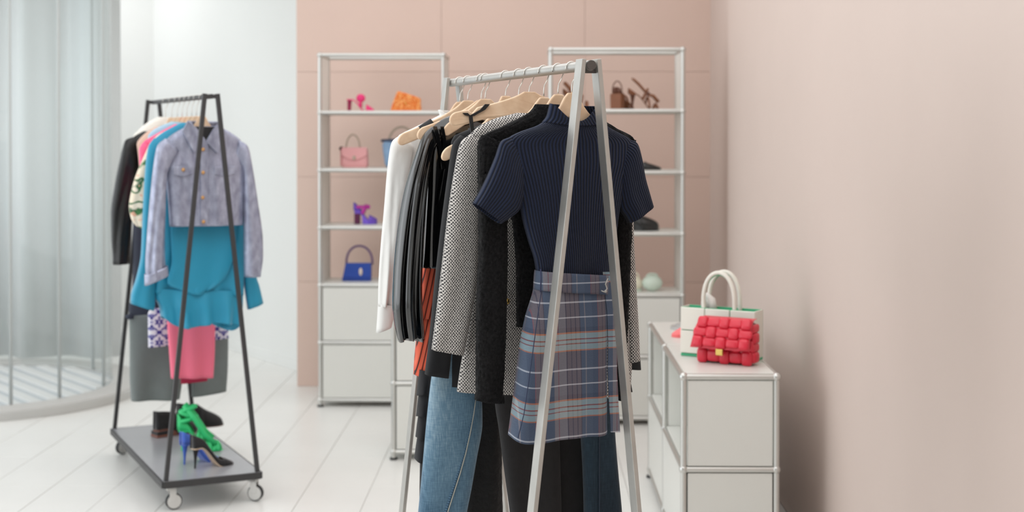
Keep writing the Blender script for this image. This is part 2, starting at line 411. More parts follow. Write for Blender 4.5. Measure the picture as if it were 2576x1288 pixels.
def hanger(pl, label, group, half=.21, drop=.065, top=-.062, barr=.0125, yaw=0, tilt=0, notch=False, bar=False, rail_z=None, lowres=False, pw=.75):
    z0 = pl.O.z; r = empty('wooden_hanger', pl.O, math.atan2(pl.eu.y, pl.eu.x)+yaw); tag(r, label, 'hanger', group)
    tops, bots = [], []; n = 14 if not lowres else 9
    er = .019; xs_ = [(half-er)*i/n for i in range(n+1)]+[half-er+er*sin(pi/2*i/6) for i in range(1, 7)]
    for x in xs_:
        t = top - drop*(max(0, x-.018)/half)**pw; hh = .064-.028*min(1, x/(half*.5))
        e_ = max(0, (x-half+er)/er); m_ = t-hh/2; k_ = sqrt(max(.0004, 1-e_*e_))
        tops.append((x, m_+hh/2*k_)); bots.append((x, m_-hh/2*k_))
    if notch:
        k = int(n*.82); tops[k] = (tops[k][0], tops[k][1]-.013)
    pts = [(-x, z) for x, z in tops[::-1]] + tops[1:] + bots[::-1] + [(-x, z) for x, z in bots[1:]]
    R = Matrix.Rotation(tilt, 3, 'Y'); mb = MB(); mb.extrude(pts, .013, None); mb.v = [R @ q for q in mb.v]
    # gentle forward bow of the shoulders
    for q in mb.v: q.y -= .004*(abs(q.x)/half)**2
    mb.build('shoulder_bar', M_WOOD, r, bevel=.003)
    rr = barr+.0022; path = [(-rr, 0, -.006)]+[(-rr*cos(pi*k/10), 0, rr*sin(pi*k/10)) for k in range(11)]+[(rr*.95, 0, -.012), (rr*.55, 0, -.026), (.002, 0, -.036), (0, 0, -.05), (0, 0, top-.01)]
    mb = MB(); mb.tube(path, .0017, 6); mb.build('hook', M_WIRE, r, smooth=True)
    return r
# ================================================================== front rail: raw steel A-frames
R1 = Rail(P(1488, 164, 3.40), P(1138, 208, 4.52))
M_RAW = mat('raw_brushed_steel', C(182, 180, 175), .4, metal=.7, bump=.08, bscale=90, var=.07, vscale=18, aniso=(1, 1, .15))
M_RAWD = mat('raw_steel_end_cap', C(92, 88, 86), .45, metal=.6)
def a_frame(root, rail, t, pts, w, m, zbase, zt, mname='leg'):
    pl = Place(rail, t)
    for (x0, y0, x1, y1) in pts:
        a, b = Vector(pl.L(x0, y0)), Vector(pl.L(x1, y1)); k = (zbase-a.y)/(b.y-a.y); c = a+(b-a)*k
        mb = MB(); mb.square(pl.W(a.x, 0, a.y), pl.W(c.x, 0, c.y), w*.48, w*1.8, pl.eu)
        mb.build(mname, m, root, world=True, bevel=.0015)
rk = empty('clothes_rail', (R1.pt(.6).x, R1.pt(.6).y, 0)); tag(rk, 'raw steel A-frame clothes rail holding dark clothes, nearest the viewer', 'clothes rail')
mb = MB(); mb.tube([R1.pt(.004), R1.pt(R1.len+.015)], .0125, 20); mb.build('hanging_bar', M_RAW, rk, smooth=True, world=True, angle=40)
mb = MB(); mb.tube([R1.pt(-.001), R1.pt(.0045)], .0118, 20); mb.build('end_cap', M_RAWD, rk, smooth=True, world=True, angle=40)
a_frame(rk, R1, .024, [(1462, 149, 1339, 1288), (1499, 149, 1601, 1288)], .024, M_RAW, .002, 0)
a_frame(rk, R1, R1.len, [(1124, 196, 1012, 1288), (1152, 196, 1272, 1288)], .024, M_RAW, .002, 0)
mb = MB(); mb.square(R1.pt(.024)-R1.eu*.022-Vector((0, 0, .012)), R1.pt(.024)+R1.eu*.022-Vector((0, 0, .012)), .012, .012, Vector((0, 0, 1))); mb.build('bracket', M_RAWD, rk, world=True)
for t in (.024, R1.len):
    mb = MB(); q = Place(R1, t); mb.square(q.W(-.26, 0, .12), q.W(.26, 0, .12), .024, .024, Vector((0, 0, 1))); mb.build('cross_bar', M_RAW, rk, world=True, bevel=.0015)
# ------------------------------------------------------------------ fabrics of the front rail
def knit_mat():
    k = NT('navy_rib_knit', .9, .06); n = k.noise(900); f = k.math('SINE', k.math('MULTIPLY', k.u, 2*pi/.0088))
    c = k.ramp(k.math('MULTIPLY_ADD', f, .5, .5), [(.1, C(13, 17, 31)), (.7, C(31, 41, 66))]); k.base(c)
    k.bump(k.math('ADD', f, k.math('MULTIPLY', n, .8)), .9, .0022); return k.m
M_KNIT = knit_mat()
def tweed_mat(name, lo, hi, th=.32):
    k = NT(name, .95, .05)
    nz = k.noise(520, detail=1.5); n2 = k.noise(60)
    a = k.math('SINE', k.math('ADD', k.math('MULTIPLY', k.u, 2*pi/.0068), k.math('MULTIPLY', n2, .7)))
    row = k.math('FLOOR', k.math('DIVIDE', k.v, .0052)); 
    b = k.math('SINE', k.math('ADD', k.math('MULTIPLY', k.v, 2*pi/.0084), k.math('MULTIPLY', n2, .7)))
    s_ = k.math('ADD', k.math('MULTIPLY', k.math('MULTIPLY', a, b), .72), k.math('MULTIPLY_ADD', nz, 2.4, -1.2))
    k.base(k.ramp(s_, [(th-.22, hi), (th+.16, lo)])); k.bump(k.math('SUBTRACT', nz, k.math('MULTIPLY', s_, .3)), .7, .002); return k.m
M_TWEED = tweed_mat('black_white_tweed', C(38, 37, 40), C(200, 195, 190), .06)
def boucle_mat():
    k = NT('black_boucle', .95, .03); a = k.noise(170, detail=4, stretch=(1, .7, 1)); b = k.noise(60, detail=2)
    k.base(k.ramp(a, [(.35, C(4, 4, 5)), (.72, C(25, 24, 25))])); k.bump(k.math('ADD', a, k.math('MULTIPLY', b, .7)), 1, .006); return k.m
M_BOUCLE = boucle_mat()
def plaid_mat():
    k = NT('blue_maroon_plaid', .9, .05)
    B, Bd, MR, LB, OR, WH, RD, GR = C(80, 92, 112), C(68, 79, 100), C(122, 102, 98), C(158, 184, 190), C(192, 122, 88), C(206, 212, 222), C(148, 78, 70), C(148, 138, 138); DK = C(74, 50, 52)
    fv = k.math('FRACT', k.math('DIVIDE', k.math('SUBTRACT', 2.9665, k.v), .163)); fu = k.math('FRACT', k.math('DIVIDE', k.math('ADD', k.u, 3.0), .163))
    o = .0
    h = [(0, OR), (.02, LB), (.10, RD), (.118, LB), (.165, RD), (.18, LB), (.265, OR), (.285, B), (.545, WH), (.568, B), (.77, WH), (.79, B), (.93, Bd)]
    v = [(0, GR), (.06, RD), (.072, GR), (.19, DK), (.205, MR), (.262, DK), (.275, MR), (.335, DK), (.348, MR), (.405, DK), (.42, B), (.49, GR), (.505, B), (.62, Bd), (.715, RD), (.73, MR), (.795, DK), (.808, MR), (.862, DK), (.875, B)]
    ch, cv = k.ramp(fv, h, True), k.ramp(fu, v, True)
    tw = k.math('MULTIPLY_ADD', k.math('SINE', k.math('MULTIPLY', k.math('ADD', k.u, k.v), 2*pi/.0024)), .07, .53)
    nz = k.noise(420, detail=2); c = k.mix(tw, cv, ch); c = k.mix(.18, c, k.ramp(nz, [(.3, C(58, 58, 72)), (.7, C(168, 168, 176))]), 'OVERLAY')
    k.base(c); k.bump(nz, .3, .001); return k.m, fu, fv
M_PLAID = plaid_mat()[0]
def denim_mat(name, dark, mid, light, lo=.35, hi=.68):
    k = NT(name, .9, .15); a = k.noise(5, detail=3, stretch=(1, .5, 1)); b = k.noise(300, detail=3, stretch=(1, .12, 1)); c = k.noise(240, detail=2, stretch=(.2, 1, 1))
    s_ = k.math('ADD', k.math('MULTIPLY', a, .62), k.math('ADD', k.math('MULTIPLY', b, .26), k.math('MULTIPLY', c, .12)))
    k.base(k.ramp(s_, [(lo, dark), ((lo+hi)/2, mid), (hi, light)])); k.bump(b, .35, .001); return k.m
M_DENIM = denim_mat('light_blue_denim', C(70, 100, 124), C(106, 138, 160), C(156, 180, 194), .36, .64)
M_DENIMD = denim_mat('dark_teal_denim', C(24, 36, 46), C(36, 52, 64), C(56, 74, 88))
M_STITCH = mat('pale_stitching', C(186, 184, 172), .8)
M_STITCHD = mat('denim_seam_thread', C(28, 42, 56), .8)
M_BLKWOOL = mat('black_suit_wool', C(15, 16, 20), .85, sheen=.03, bump=.15, bscale=700, bdist=.001)
M_CHAR = mat('charcoal_trouser_wool', C(30, 29, 30), .95, sheen=.03, bump=.5, bscale=500, bdist=.001, aniso=(1, 1, .25), var=.12, vscale=60)
M_BLACKLACE = mat('black_textured_lace', C(12, 12, 13), .85, sheen=.03, bump=1, bscale=70, bdist=.006)
M_PATENT = mat('black_patent_vinyl', C(6, 6, 7), .07); M_PATENT.node_tree.nodes['Principled BSDF'].inputs['IOR'].default_value = 1.85
M_SHIRT = mat('white_cotton_shirt', C(229, 228, 225), .8, bump=.5, bscale=7, bdist=.03, aniso=(1.5, 1.5, .6))
M_TIER = mat('black_tiered_chiffon', C(24, 24, 28), .8, sheen=.06, bump=.3, bscale=60, bdist=.004)
M_LINING = mat('black_satin_lining', C(18, 18, 20), .5)
def pleat_mat():
    k = NT('orange_shaded_pleats', .7, .1)
    d = k.math('FRACT', k.math('DIVIDE', k.math('ADD', k.u, k.math('MULTIPLY', k.v, -.22)), .0125))
    k.base(k.ramp(d, [(.0, C(34, 16, 15)), (.15, C(40, 18, 16)), (.24, C(226, 90, 62)), (.72, C(240, 116, 86)), (.95, C(214, 84, 58))])); k.bump(d, .5, .002); return k.m  # shadow gaps and shading of the pleats painted into the colour
M_PLEAT = pleat_mat()
M_GOLD = mat('gold_metal', C(224, 190, 110), .25, metal=1)
# hangers, nearest first; (shaft column, ...)
HX = [1438, 1404, 1368, 1331, 1305, 1272, 1221, 1211, 1177, 1157]
PL = [R1.at(x) for x in HX]
HL = ['under the navy ribbed sweater', 'under the black boucle cardigan', 'under the black and white tweed jacket', 'with a notched bare arm reaching left over the tweed jacket',
      'half hidden just behind the notched bare hanger', 'of the black blazer, its flat neck bare', 'behind the black blazer hanger', 'of the black vinyl top', 'with a black rubber grip lying before the white shirt', 'of the white shirt, farthest along the raw steel bar']
HS = [(.165, .15, -.062), (.17, .125, -.063), (.175, .125, -.068), (.222, .062, -.05), (.11, .09, -.075), (.188, .16, -.056), (.13, .09, -.06), (.197, .092, -.062), (.22, .112, -.06), (.165, .125, -.062)]
for i, (p, t) in enumerate(zip(PL, HL)):
    hanger(p, 'pale wooden hanger '+t, 'hangers on the raw steel rail', half=HS[i][0], drop=HS[i][1], top=HS[i][2], notch=(i == 3), pw=[.6, .6, .6, .68, .8, .55, .8, .7, .7, .6][i])
# 1 ---------------------------------------------------------------- navy sweater
p = PL[0]
g = garment('sweater', p, 'navy ribbed short-sleeved sweater tucked into the plaid skirt', 'sweater')
cloth(p, 'torso', [(1372, 303, 1516, 306, .05), (1352, 316, 1530, 320, .06), (1310, 331, 1560, 336, .062), (1282, 345, 1584, 350, .06), (1270, 362, 1594, 366, .06), (1276, 400, 1590, 404, .07), (1292, 450, 1574, 452, .08),
    (1308, 510, 1560, 508, .085), (1318, 560, 1552, 556, .085), (1332, 610, 1546, 606, .08), (1346, 655, 1538, 652, .075), (1353, 704, 1533, 702, .07)], M_KNIT, g, uv='param', W=.34, dip=.006, dips=.2, fold=[(.004, 4, .5, .3, 2)], na=96, nv=70, seed=3)
cloth(p, 'collar', [(1386, 261, 1499, 268, .05), (1383, 275, 1505, 281, .055), (1377, 295, 1512, 299, .058), (1366, 309, 1521, 313, .06)], M_KNIT, g, uv='param', W=.17, dip=.042, dips=1.15, na=72, nv=14, solid=.003, ex=.9)
cloth(p, 'sleeve', [(1282, 345, 1330, 420, .03), (1262, 354, 1322, 458, .05), (1246, 395, 1315, 500, .06), (1226, 443, 1304, 530, .064), (1208, 480, 1282, 548, .066), (1190, 511, 1259, 563, .064)], M_KNIT, g, uv='param', W=.13, na=64, nv=30, fold=[(.003, 3, .2, .1, 1)], n0=.004, ex=.85)
cloth(p, 'sleeve', [(1580, 350, 1542, 420, .03), (1600, 358, 1548, 458, .05), (1612, 395, 1553, 500, .06), (1620, 443, 1560, 528, .064), (1630, 482, 1572, 545, .066), (1640, 517, 1581, 561, .064)], M_KNIT, g, uv='param', W=.13, na=64, nv=30, fold=[(.003, 3, .2, .1, 1)], n0=.004, ex=.85)
# 2 ---------------------------------------------------------------- plaid skirt
g = garment('skirt', p, 'blue and maroon plaid mini skirt hanging below the navy sweater', 'skirt')
cloth(p, 'panel', [(1346, 722, 1526, 724, .085), (1341, 745, 1522, 746, .09), (1325, 800, 1523, 800, .105), (1312, 870, 1522, 868, .115), (1303, 940, 1521, 938, .12), (1294, 1020, 1521, 1014, .125), (1284, 1104, 1521, 1088, .13)], M_PLAID, g, n0=.0, na=96, nv=50,
      fold=[(.006, 3.2, 1.2, .15, 1.2), (.003, 7, .3, .3, 1)], hem=.006, seed=5, ex=.7)
cloth(p, 'waistband', [(1348, 680, 1531, 690, .088), (1347, 690, 1530, 700, .092), (1345, 728, 1527, 738, .096)], M_PLAID, g, n0=.002, na=72, nv=8, uvoff=(.02, -.083), solid=.003, ex=.7)
mb = MB(); mb.tube([on(p, 1360, 678, .047), on(p, 1361, 700, .056), on(p, 1360, 735, .054)], .0045, 8, flat=.4); mb.build('belt_loop', mat('navy_loop', C(52, 58, 88), .8), g, smooth=True, world=True)
def strip(pl, name, pts, wpx, th, m, parent, n=.0, uvp=True):
    mb = MB(); rings = []; uvs = []
    for (x, y) in pts:
        a, b = pl.L(x-wpx/2, y, n), pl.L(x+wpx/2, y, n)
        rings.append([pl.W(a[0], n-th/2, a[1]), pl.W(b[0], n-th/2, b[1]), pl.W(b[0], n+th/2, b[1]), pl.W(a[0], n+th/2, a[1])]); uvs += [a, b, b, a]
    mb.loft(rings, uvs=uvs); return mb.build(name, m, parent, world=True)
mb = MB(); mb.tube([on(p, 1362, 732, .047), on(p, 1352, 800, .05), on(p, 1341, 880, .054), on(p, 1330, 960, .057), on(p, 1318, 1042, .058), on(p, 1303, 1102, .058)], .0013, 6); mb.build('side_seam', mat('dark_seam_thread', C(50, 58, 84), .9), g, smooth=True, world=True)
strip(p, 'belt_tie', [(1527, 684), (1532, 730), (1538, 780), (1541, 860), (1540, 930), (1543, 1000), (1546, 1050), (1548, 1087)], 23, .004, M_PLAID, g, n=.03)
mb = MB(); mb.tube([on(p, 1512, 731, .052), on(p, 1521, 735, .056), on(p, 1527, 726, .054), on(p, 1523, 715, .052), on(p, 1529, 700, .05)], .0018, 8); mb.sphere(on(p, 1523, 733, .056), .004, 8, 6); mb.build('belt_ring', M_RAW, g, smooth=True, world=True)
# 3 ---------------------------------------------------------------- black boucle cardigan
p = PL[1]
g = garment('cardigan', p, 'black boucle cardigan with long dangling sleeves behind the navy sweater', 'cardigan')
cloth(p, 'torso', [(1348, 262, 1470, 268, .04), (1335, 280, 1490, 285, .05), (1270, 315, 1545, 320, .055), (1215, 345, 1595, 352, .05), (1218, 400, 1592, 400, .06), (1262, 480, 1585, 480, .06), (1290, 560, 1580, 560, .06), (1300, 700, 1578, 700, .055), (1300, 822, 1566, 822, .05)],
      M_BOUCLE, g, rough=.0016, na=110, nv=110, fold=[(.004, 3, .4, .1, 2)], seed=8)
cloth(p, 'sleeve', [(1214, 340, 1262, 360, .03), (1205, 362, 1270, 420, .045), (1206, 480, 1272, 500, .055), (1208, 620, 1272, 640, .058), (1203, 760, 1270, 770, .058), (1201, 900, 1266, 910, .058), (1200, 985, 1262, 990, .058), (1197, 1006, 1266, 1013, .06)],
      M_BOUCLE, g, rough=.0018, na=64, nv=130, fold=[(.004, 2, .4, 0, 5)], n0=.035, seed=9)
cloth(p, 'sleeve', [(1598, 352, 1560, 400, .03), (1592, 420, 1548, 460, .045), (1586, 560, 1540, 580, .055), (1578, 760, 1540, 770, .055), (1570, 900, 1545, 905, .055), (1562, 1006, 1546, 1004, .05)], M_BOUCLE, g, rough=.0016, na=48, nv=90, n0=.01, seed=10)
# 4 ---------------------------------------------------------------- tweed jacket
p = PL[2]
g = garment('tweed_jacket', p, 'black and white flecked tweed jacket with gold button and long sleeves', 'jacket')
cloth(p, 'torso', [(1300, 284, 1420, 290, .04), (1240, 300, 1470, 310, .055), (1190, 330, 1550, 345, .06), (1172, 362, 1592, 380, .055), (1182, 440, 1596, 450, .07), (1196, 560, 1590, 560, .075), (1192, 700, 1592, 700, .075), (1172, 850, 1590, 850, .075), (1158, 930, 1588, 930, .075), (1150, 985, 1584, 1000, .07)],
      M_TWEED, g, na=80, nv=50, fold=[(.005, 3, .6, .2, 1.5)], seed=12)
cloth(p, 'sleeve', [(1182, 338, 1232, 372, .03), (1160, 358, 1222, 440, .05), (1146, 420, 1212, 470, .06), (1128, 540, 1206, 560, .066), (1112, 680, 1198, 700, .066), (1098, 800, 1180, 808, .064), (1088, 880, 1164, 892, .06)],
      M_TWEED, g, na=64, nv=50, n0=.03, fold=[(.006, 1.6, .4, .2, 3)], seed=13)
cloth(p, 'sleeve', [(1592, 372, 1550, 400, .03), (1594, 480, 1556, 500, .05), (1590, 560, 1562, 570, .05), (1596, 700, 1566, 705, .05), (1604, 850, 1576, 852, .05), (1606, 904, 1580, 911, .05)], M_TWEED, g, na=48, nv=40, n0=.0, seed=14)
mb = MB(); mb.box(on(p, 1300, 764, .045), (.085, .006, .035), Matrix.Rotation(math.atan2(p.eu.y, p.eu.x), 3, 'Z')); mb.uv = [on(p, 0, 0, 0).xz[:]]*0 or [(v.x, v.z) for v in mb.v]; mb.build('pocket_flap', M_TWEED, g, world=True, bevel=.002)
for (x, y) in ((1268, 747), (1274, 758)):
    mb = MB(); mb.sphere(on(p, x, y, .05), .0085, 10, 7, (1, .6, 1)); mb.build('button', M_GOLD, g, smooth=True, world=True)
# 5 ---------------------------------------------------------------- black blazer
p = PL[5]
g = garment('blazer', p, 'plain black wool blazer between the tweed jacket and the vinyl top', 'blazer')
cloth(p, 'torso', [(1235, 300, 1330, 306, .04), (1200, 318, 1380, 325, .05), (1142, 343, 1470, 360, .055), (1134, 366, 1490, 390, .055), (1150, 450, 1500, 460, .06), (1150, 600, 1520, 600, .065), (1142, 800, 1560, 800, .065), (1134, 930, 1580, 930, .06), (1132, 972, 1590, 985, .06)], M_BLKWOOL, g, na=64, nv=40, fold=[(.004, 2, .3, .2, 1)], seed=20)
cloth(p, 'sleeve', [(1158, 340, 1196, 362, .03), (1140, 362, 1190, 420, .048), (1128, 440, 1178, 470, .056), (1112, 560, 1166, 580, .06), (1096, 700, 1154, 720, .06), (1080, 860, 1136, 870, .056), (1070, 942, 1127, 950, .054)], M_BLKWOOL, g, na=56, nv=40, n0=.03, fold=[(.003, 1.5, .6, .3, 2)], seed=21)
cloth(p, 'sleeve', [(1490, 372, 1530, 400, .03), (1520, 480, 1572, 500, .05), (1540, 640, 1588, 650, .055), (1552, 800, 1600, 800, .055), (1562, 926, 1610, 929, .05)], M_BLKWOOL, g, na=48, nv=40, n0=-.01, seed=22)
# 6 ---------------------------------------------------------------- trousers, jeans and skirts below
p = R1.at(1318)
g = garment('charcoal_trousers', p, 'charcoal wool trousers hanging below the plaid skirt', 'trousers')
cloth(p, 'leg', [(1246, 820, 1400, 820, .04), (1246, 1005, 1402, 1005, .06), (1256, 1080, 1404, 1080, .065), (1272, 1200, 1408, 1200, .065), (1284, 1288, 1410, 1288, .065), (1294, 1380, 1412, 1380, .065)], M_CHAR, g, na=56, nv=36, n0=.02, fold=[(.007, 2.3, .5, .1, 1.6)], seed=30)
cloth(p, 'leg', [(1370, 820, 1490, 820, .04), (1374, 1005, 1492, 1005, .06), (1380, 1150, 1490, 1150, .065), (1388, 1288, 1484, 1288, .065), (1392, 1380, 1480, 1380, .065)], M_CHAR, g, na=56, nv=36, n0=-.015, fold=[(.006, 2, 1.5, .1, 1)], seed=31)
p = R1.at(1345)
g = garment('dark_jeans', p, 'dark blue jeans peeking out right of the plaid skirt hem', 'jeans')
cloth(p, 'leg', [(1440, 700, 1530, 700, .05), (1450, 880, 1536, 880, .055), (1462, 1090, 1545, 1090, .055), (1468, 1200, 1554, 1200, .055), (1470, 1288, 1562, 1288, .055), (1470, 1380, 1566, 1380, .055)], M_DENIMD, g, na=56, nv=36, n0=-.02, fold=[(.004, 2, .4, .1, 1)], seed=33)
mb = MB(); mb.tube([on(p, 1508, y, .0095) for y in (880, 1000, 1100, 1200, 1288, 1370)], .0022, 6); mb.build('seam', M_STITCHD, g, smooth=True, world=True)
p = R1.at(1262)
g = garment('light_jeans', p, 'light blue washed jeans with a raised side seam, on the left of the steel rail', 'jeans')
JR = [(1120, 760, 1196, 760, .05), (1100, 870, 1198, 870, .06), (1086, 950, 1200, 950, .07), (1080, 1000, 1211, 1004, .075), (1073, 1070, 1212, 1062, .08), (1066, 1150, 1198, 1150, .08), (1059, 1230, 1184, 1230, .08), (1053, 1290, 1172, 1290, .08), (1046, 1380, 1158, 1380, .08)]
cloth(p, 'leg', JR, M_DENIM, g, na=72, nv=50, n0=.01, fold=[(.002, 2.2, .6, .2, 1.3)], seed=35, ex=.85)
def jn(x, y):
    for a_, b_ in zip(JR, JR[1:]):
        if a_[1] <= y <= b_[1]:
            q = (y-a_[1])/(b_[1]-a_[1]); l, r_, t_ = [a_[i]+(b_[i]-a_[i])*q for i in (0, 2, 4)]
            c_ = abs((2*x-l-r_)/(r_-l)); return .01+t_/2*max(0, 1-c_**(2/.85))**(.425)
    return .05
sp = [(1197, 1003), (1192, 1040), (1183, 1090), (1172, 1140), (1158, 1190), (1142, 1240), (1126, 1290), (1108, 1340)]
mb = MB(); mb.tube([on(p, x, y, jn(x, y)+.0040) for i, (x, y) in enumerate(sp)], .0015, 6); mb.build('side_seam', M_STITCH, g, smooth=True, world=True)
mb = MB()
for i in range(60):
    t = i/60*7; k = int(t); q = t-k; x = sp[k][0]*(1-q)+sp[k+1][0]*q-6; y = sp[k][1]*(1-q)+sp[k+1][1]*q
    mb.sphere(on(p, x, y, jn(x, y)+.0005), .0042, 6, 4, (1.1, .6, .8))
mb.build('seam_puckers', mat('denim_pucker', C(84, 116, 142), .9), g, smooth=True, world=True)
p = R1.at(1226)
g = garment('black_trousers', p, 'black textured wide trousers between the light jeans and the charcoal trousers', 'trousers')
cloth(p, 'leg', [(1180, 800, 1262, 800, .05), (1186, 1005, 1262, 1005, .055), (1182, 1080, 1261, 1080, .055), (1176, 1160, 1260, 1160, .055), (1168, 1288, 1262, 1288, .055), (1162, 1380, 1264, 1380, .055)], M_BLACKLACE, g, na=64, nv=60, n0=0, rough=.0008, fold=[(.005, 2.5, 1, .1, 2)], seed=37)
p = R1.at(1205)
g = garment('tiered_skirt', p, 'black tiered ruffle skirt showing below the orange pleats', 'skirt')
ys = [930, 985, 1040, 1095, 1150]
for i in range(4):
    y0, y1 = ys[i], ys[i+1]+8
    cloth(p, 'tier', [(1056-i, y0, 1150, y0, .06), (1052-i, (y0+y1)/2, 1152, (y0+y1)/2, .075), (1049-i, y1, 1154, y1, .088)], M_TIER, g, na=72, nv=12, fold=[(.007, 7, .4*i, .1, .5)], hem=.004, seed=40+i)
cloth(p, 'underskirt', [(1058, 1120, 1148, 1120, .05), (1056, 1250, 1146, 1250, .055), (1055, 1370, 1144, 1370, .055)], M_TIER, g, na=40, nv=12, seed=45)
# 7 ---------------------------------------------------------------- vinyl top over orange pleats
p = PL[7]
g = garment('vinyl_top', p, 'shiny black vinyl top with a long puffed sleeve before the white shirt', 'top')
cloth(p, 'torso', [(1128, 292, 1260, 298, .04), (1092, 312, 1300, 322, .05), (1076, 330, 1330, 345, .055), (1074, 380, 1334, 390, .065), (1074, 460, 1330, 460, .07), (1070, 560, 1326, 560, .07), (1066, 640, 1322, 640, .07), (1063, 674, 1320, 674, .07)], M_PATENT, g, na=90, nv=60, fold=[(.006, 6, .4, .05, 3), (.004, 11, 1.2, .1, -2)], seed=50)
cloth(p, 'sleeve', [(1086, 318, 1110, 345, .02), (1066, 338, 1092, 380, .04), (1046, 390, 1080, 430, .06), (1024, 460, 1072, 490, .08), (1008, 540, 1066, 560, .095), (998, 620, 1062, 640, .1), (992, 700, 1060, 710, .1), (990, 770, 1062, 775, .095), (994, 815, 1066, 815, .085), (1003, 858, 1069, 852, .065)], M_PATENT, g, na=110, nv=70, n0=.03,
      fold=[(.014, 5.4, .4, .02, 1.0), (.005, 12.5, 1.2, .05, 2)], seed=51, hem=.003)
strip(p, 'strap', [(1094, 318), (1104, 360), (1112, 400), (1116, 425)], 9, .008, M_PATENT, g, n=.05)
strip(p, 'strap', [(1112, 318), (1118, 350), (1112, 395), (1122, 425), (1116, 460), (1106, 520)], 7, .008, M_PATENT, g, n=.05)
p = R1.at(1205, .03)
g = garment('pleated_skirt', p, 'orange red pleated skirt with painted pleat shadows below the vinyl top', 'skirt')
cloth(p, 'upper_tier', [(1064, 668, 1180, 668, .055), (1058, 740, 1182, 740, .07), (1052, 800, 1186, 800, .08)], M_PLEAT, g, na=160, nv=20, fold=[(.002, 12, .2, -.3, 1.5)], seed=60)
cloth(p, 'lower_tier', [(1056, 788, 1184, 790, .062), (1050, 850, 1186, 860, .075), (1045, 905, 1188, 930, .085), (1043, 942, 1190, 985, .09)], M_PLEAT, g, na=160, nv=24, fold=[(.002, 12, .2, -.3, 1.5)], seed=61)
# 8 ---------------------------------------------------------------- white shirt
p = PL[9]
g = garment('white_shirt', p, 'white cotton shirt hanging at the far end of the steel rail', 'shirt')
cloth(p, 'torso', [(1116, 284, 1196, 288, .035), (1094, 296, 1222, 302, .045), (1040, 322, 1290, 332, .05), (1000, 345, 1320, 360, .045), (994, 390, 1322, 400, .055), (1000, 480, 1310, 480, .06), (1000, 600, 1306, 600, .065), (998, 700, 1300, 700, .07), (996, 770, 1296, 780, .07)], M_SHIRT, g, na=80, nv=56, fold=[(.011, 4, .2, .1, 5), (.006, 9, .8, .15, -4)], seed=70)
cloth(p, 'collar', [(1104, 276, 1190, 282, .05), (1108, 290, 1186, 296, .056), (1098, 304, 1200, 310, .06)], M_SHIRT, g, na=40, nv=8, dip=.03, dips=1.2)
cloth(p, 'sleeve', [(1006, 340, 1040, 366, .03), (986, 358, 1032, 410, .045), (976, 420, 1026, 450, .055), (968, 520, 1018, 540, .06), (958, 640, 1008, 650, .06), (953, 720, 998, 726, .056), (951, 770, 990, 772, .045)], M_SHIRT, g, na=64, nv=50, n0=.03, fold=[(.009, 3, .4, .1, 5), (.005, 6, 1, .15, -6)], seed=71)
cloth(p, 'cuff', [(952, 764, 991, 768, .05), (950, 800, 988, 802, .05), (947, 837, 984, 822, .048)], M_SHIRT, g, na=40, nv=8, n0=.03, solid=.003)
# grip on the hanger before the shirt, and black ribbons caught in the notch of the bare hanger
q = PL[8]
gg = garment('slip_dress', R1.at(1190), 'black slip dress whose ribbon straps hang over a notched wooden hanger', 'dress')
mb = MB(); mb.tube([on(q, 1059, 331, .002), on(q, 1090, 311, .002)], .0175, 12, flat=.62); mb.build('rubber_grip', M_RUBBER, gg, smooth=True, world=True)
q3 = PL[3]
strip(q3, 'ribbon_strap', [(1170, 284), (1176, 290), (1186, 292), (1196, 286), (1214, 276), (1226, 262)], 12, .006, M_LINING, gg, n=.012)
strip(q3, 'ribbon_strap', [(1184, 292), (1186, 312), (1190, 340), (1192, 372)], 9, .004, M_LINING, gg, n=.02)
qq = R1.at(1240)
cloth(qq, 'bodice', [(1178, 322, 1280, 326, .03), (1172, 400, 1290, 400, .035), (1176, 560, 1296, 560, .04), (1176, 760, 1300, 760, .04)], M_LINING, gg, na=40, nv=20, fold=[(.004, 4, .3, 0, 2)], seed=80)
# ================================================================== second rail: black frame on castors with a tray
R2 = Rail(P(531, 243, 6.34), P(386, 257, 7.46))
M_BLKMET = mat('black_powder_coat', C(52, 51, 52), .5)
M_TRAY = mat('dark_grey_tray', C(156, 157, 161), .26, var=.03, vscale=3)
M_CAST = mat('castor_grey', C(206, 205, 202), .35, metal=.3)
M_TYRE = mat('castor_tyre', C(36, 36, 38), .6)
c0 = (R2.pt(0)+R2.pt(R2.len))/2
rk = empty('clothes_trolley', (c0.x, c0.y, 0)); tag(rk, 'black clothes rail on castors with a grey shoe tray, by the white wall', 'clothes rail')
mb = MB(); mb.tube([R2.pt(-.01), R2.pt(R2.len+.01)], .011, 14); mb.build('hanging_bar', M_BLKMET, rk, smooth=True, world=True, angle=40)
HT = .135; e0, e1 = Place(R2, 0), Place(R2, R2.len)
hw = .205
for pl_, s0 in ((e0, .028), (e1, .028)):
    for sgn in (-1, 1):
        mb = MB(); mb.square(pl_.W(sgn*s0, 0, R2.z+.012), pl_.W(sgn*hw, 0, HT), .019, .019, pl_.eu); mb.build('leg', M_BLKMET, rk, world=True, bevel=.001)
    mb = MB(); mb.square(pl_.W(-s0-.008, 0, R2.z), pl_.W(s0+.008, 0, R2.z), .018, .018, Vector((0, 0, 1))); mb.build('top_cross_bar', M_BLKMET, rk, world=True, bevel=.001)
cn = [e0.W(-hw-.012, .012, 0), e0.W(hw+.012, .012, 0), e1.W(hw+.012, -.012, 0), e1.W(-hw-.012, -.012, 0)]
mb = MB(); mb.loft([[q+Vector((0, 0, HT-.006)) for q in cn], [q+Vector((0, 0, HT)) for q in cn]]); mb.build('tray', M_TRAY, rk, world=True)
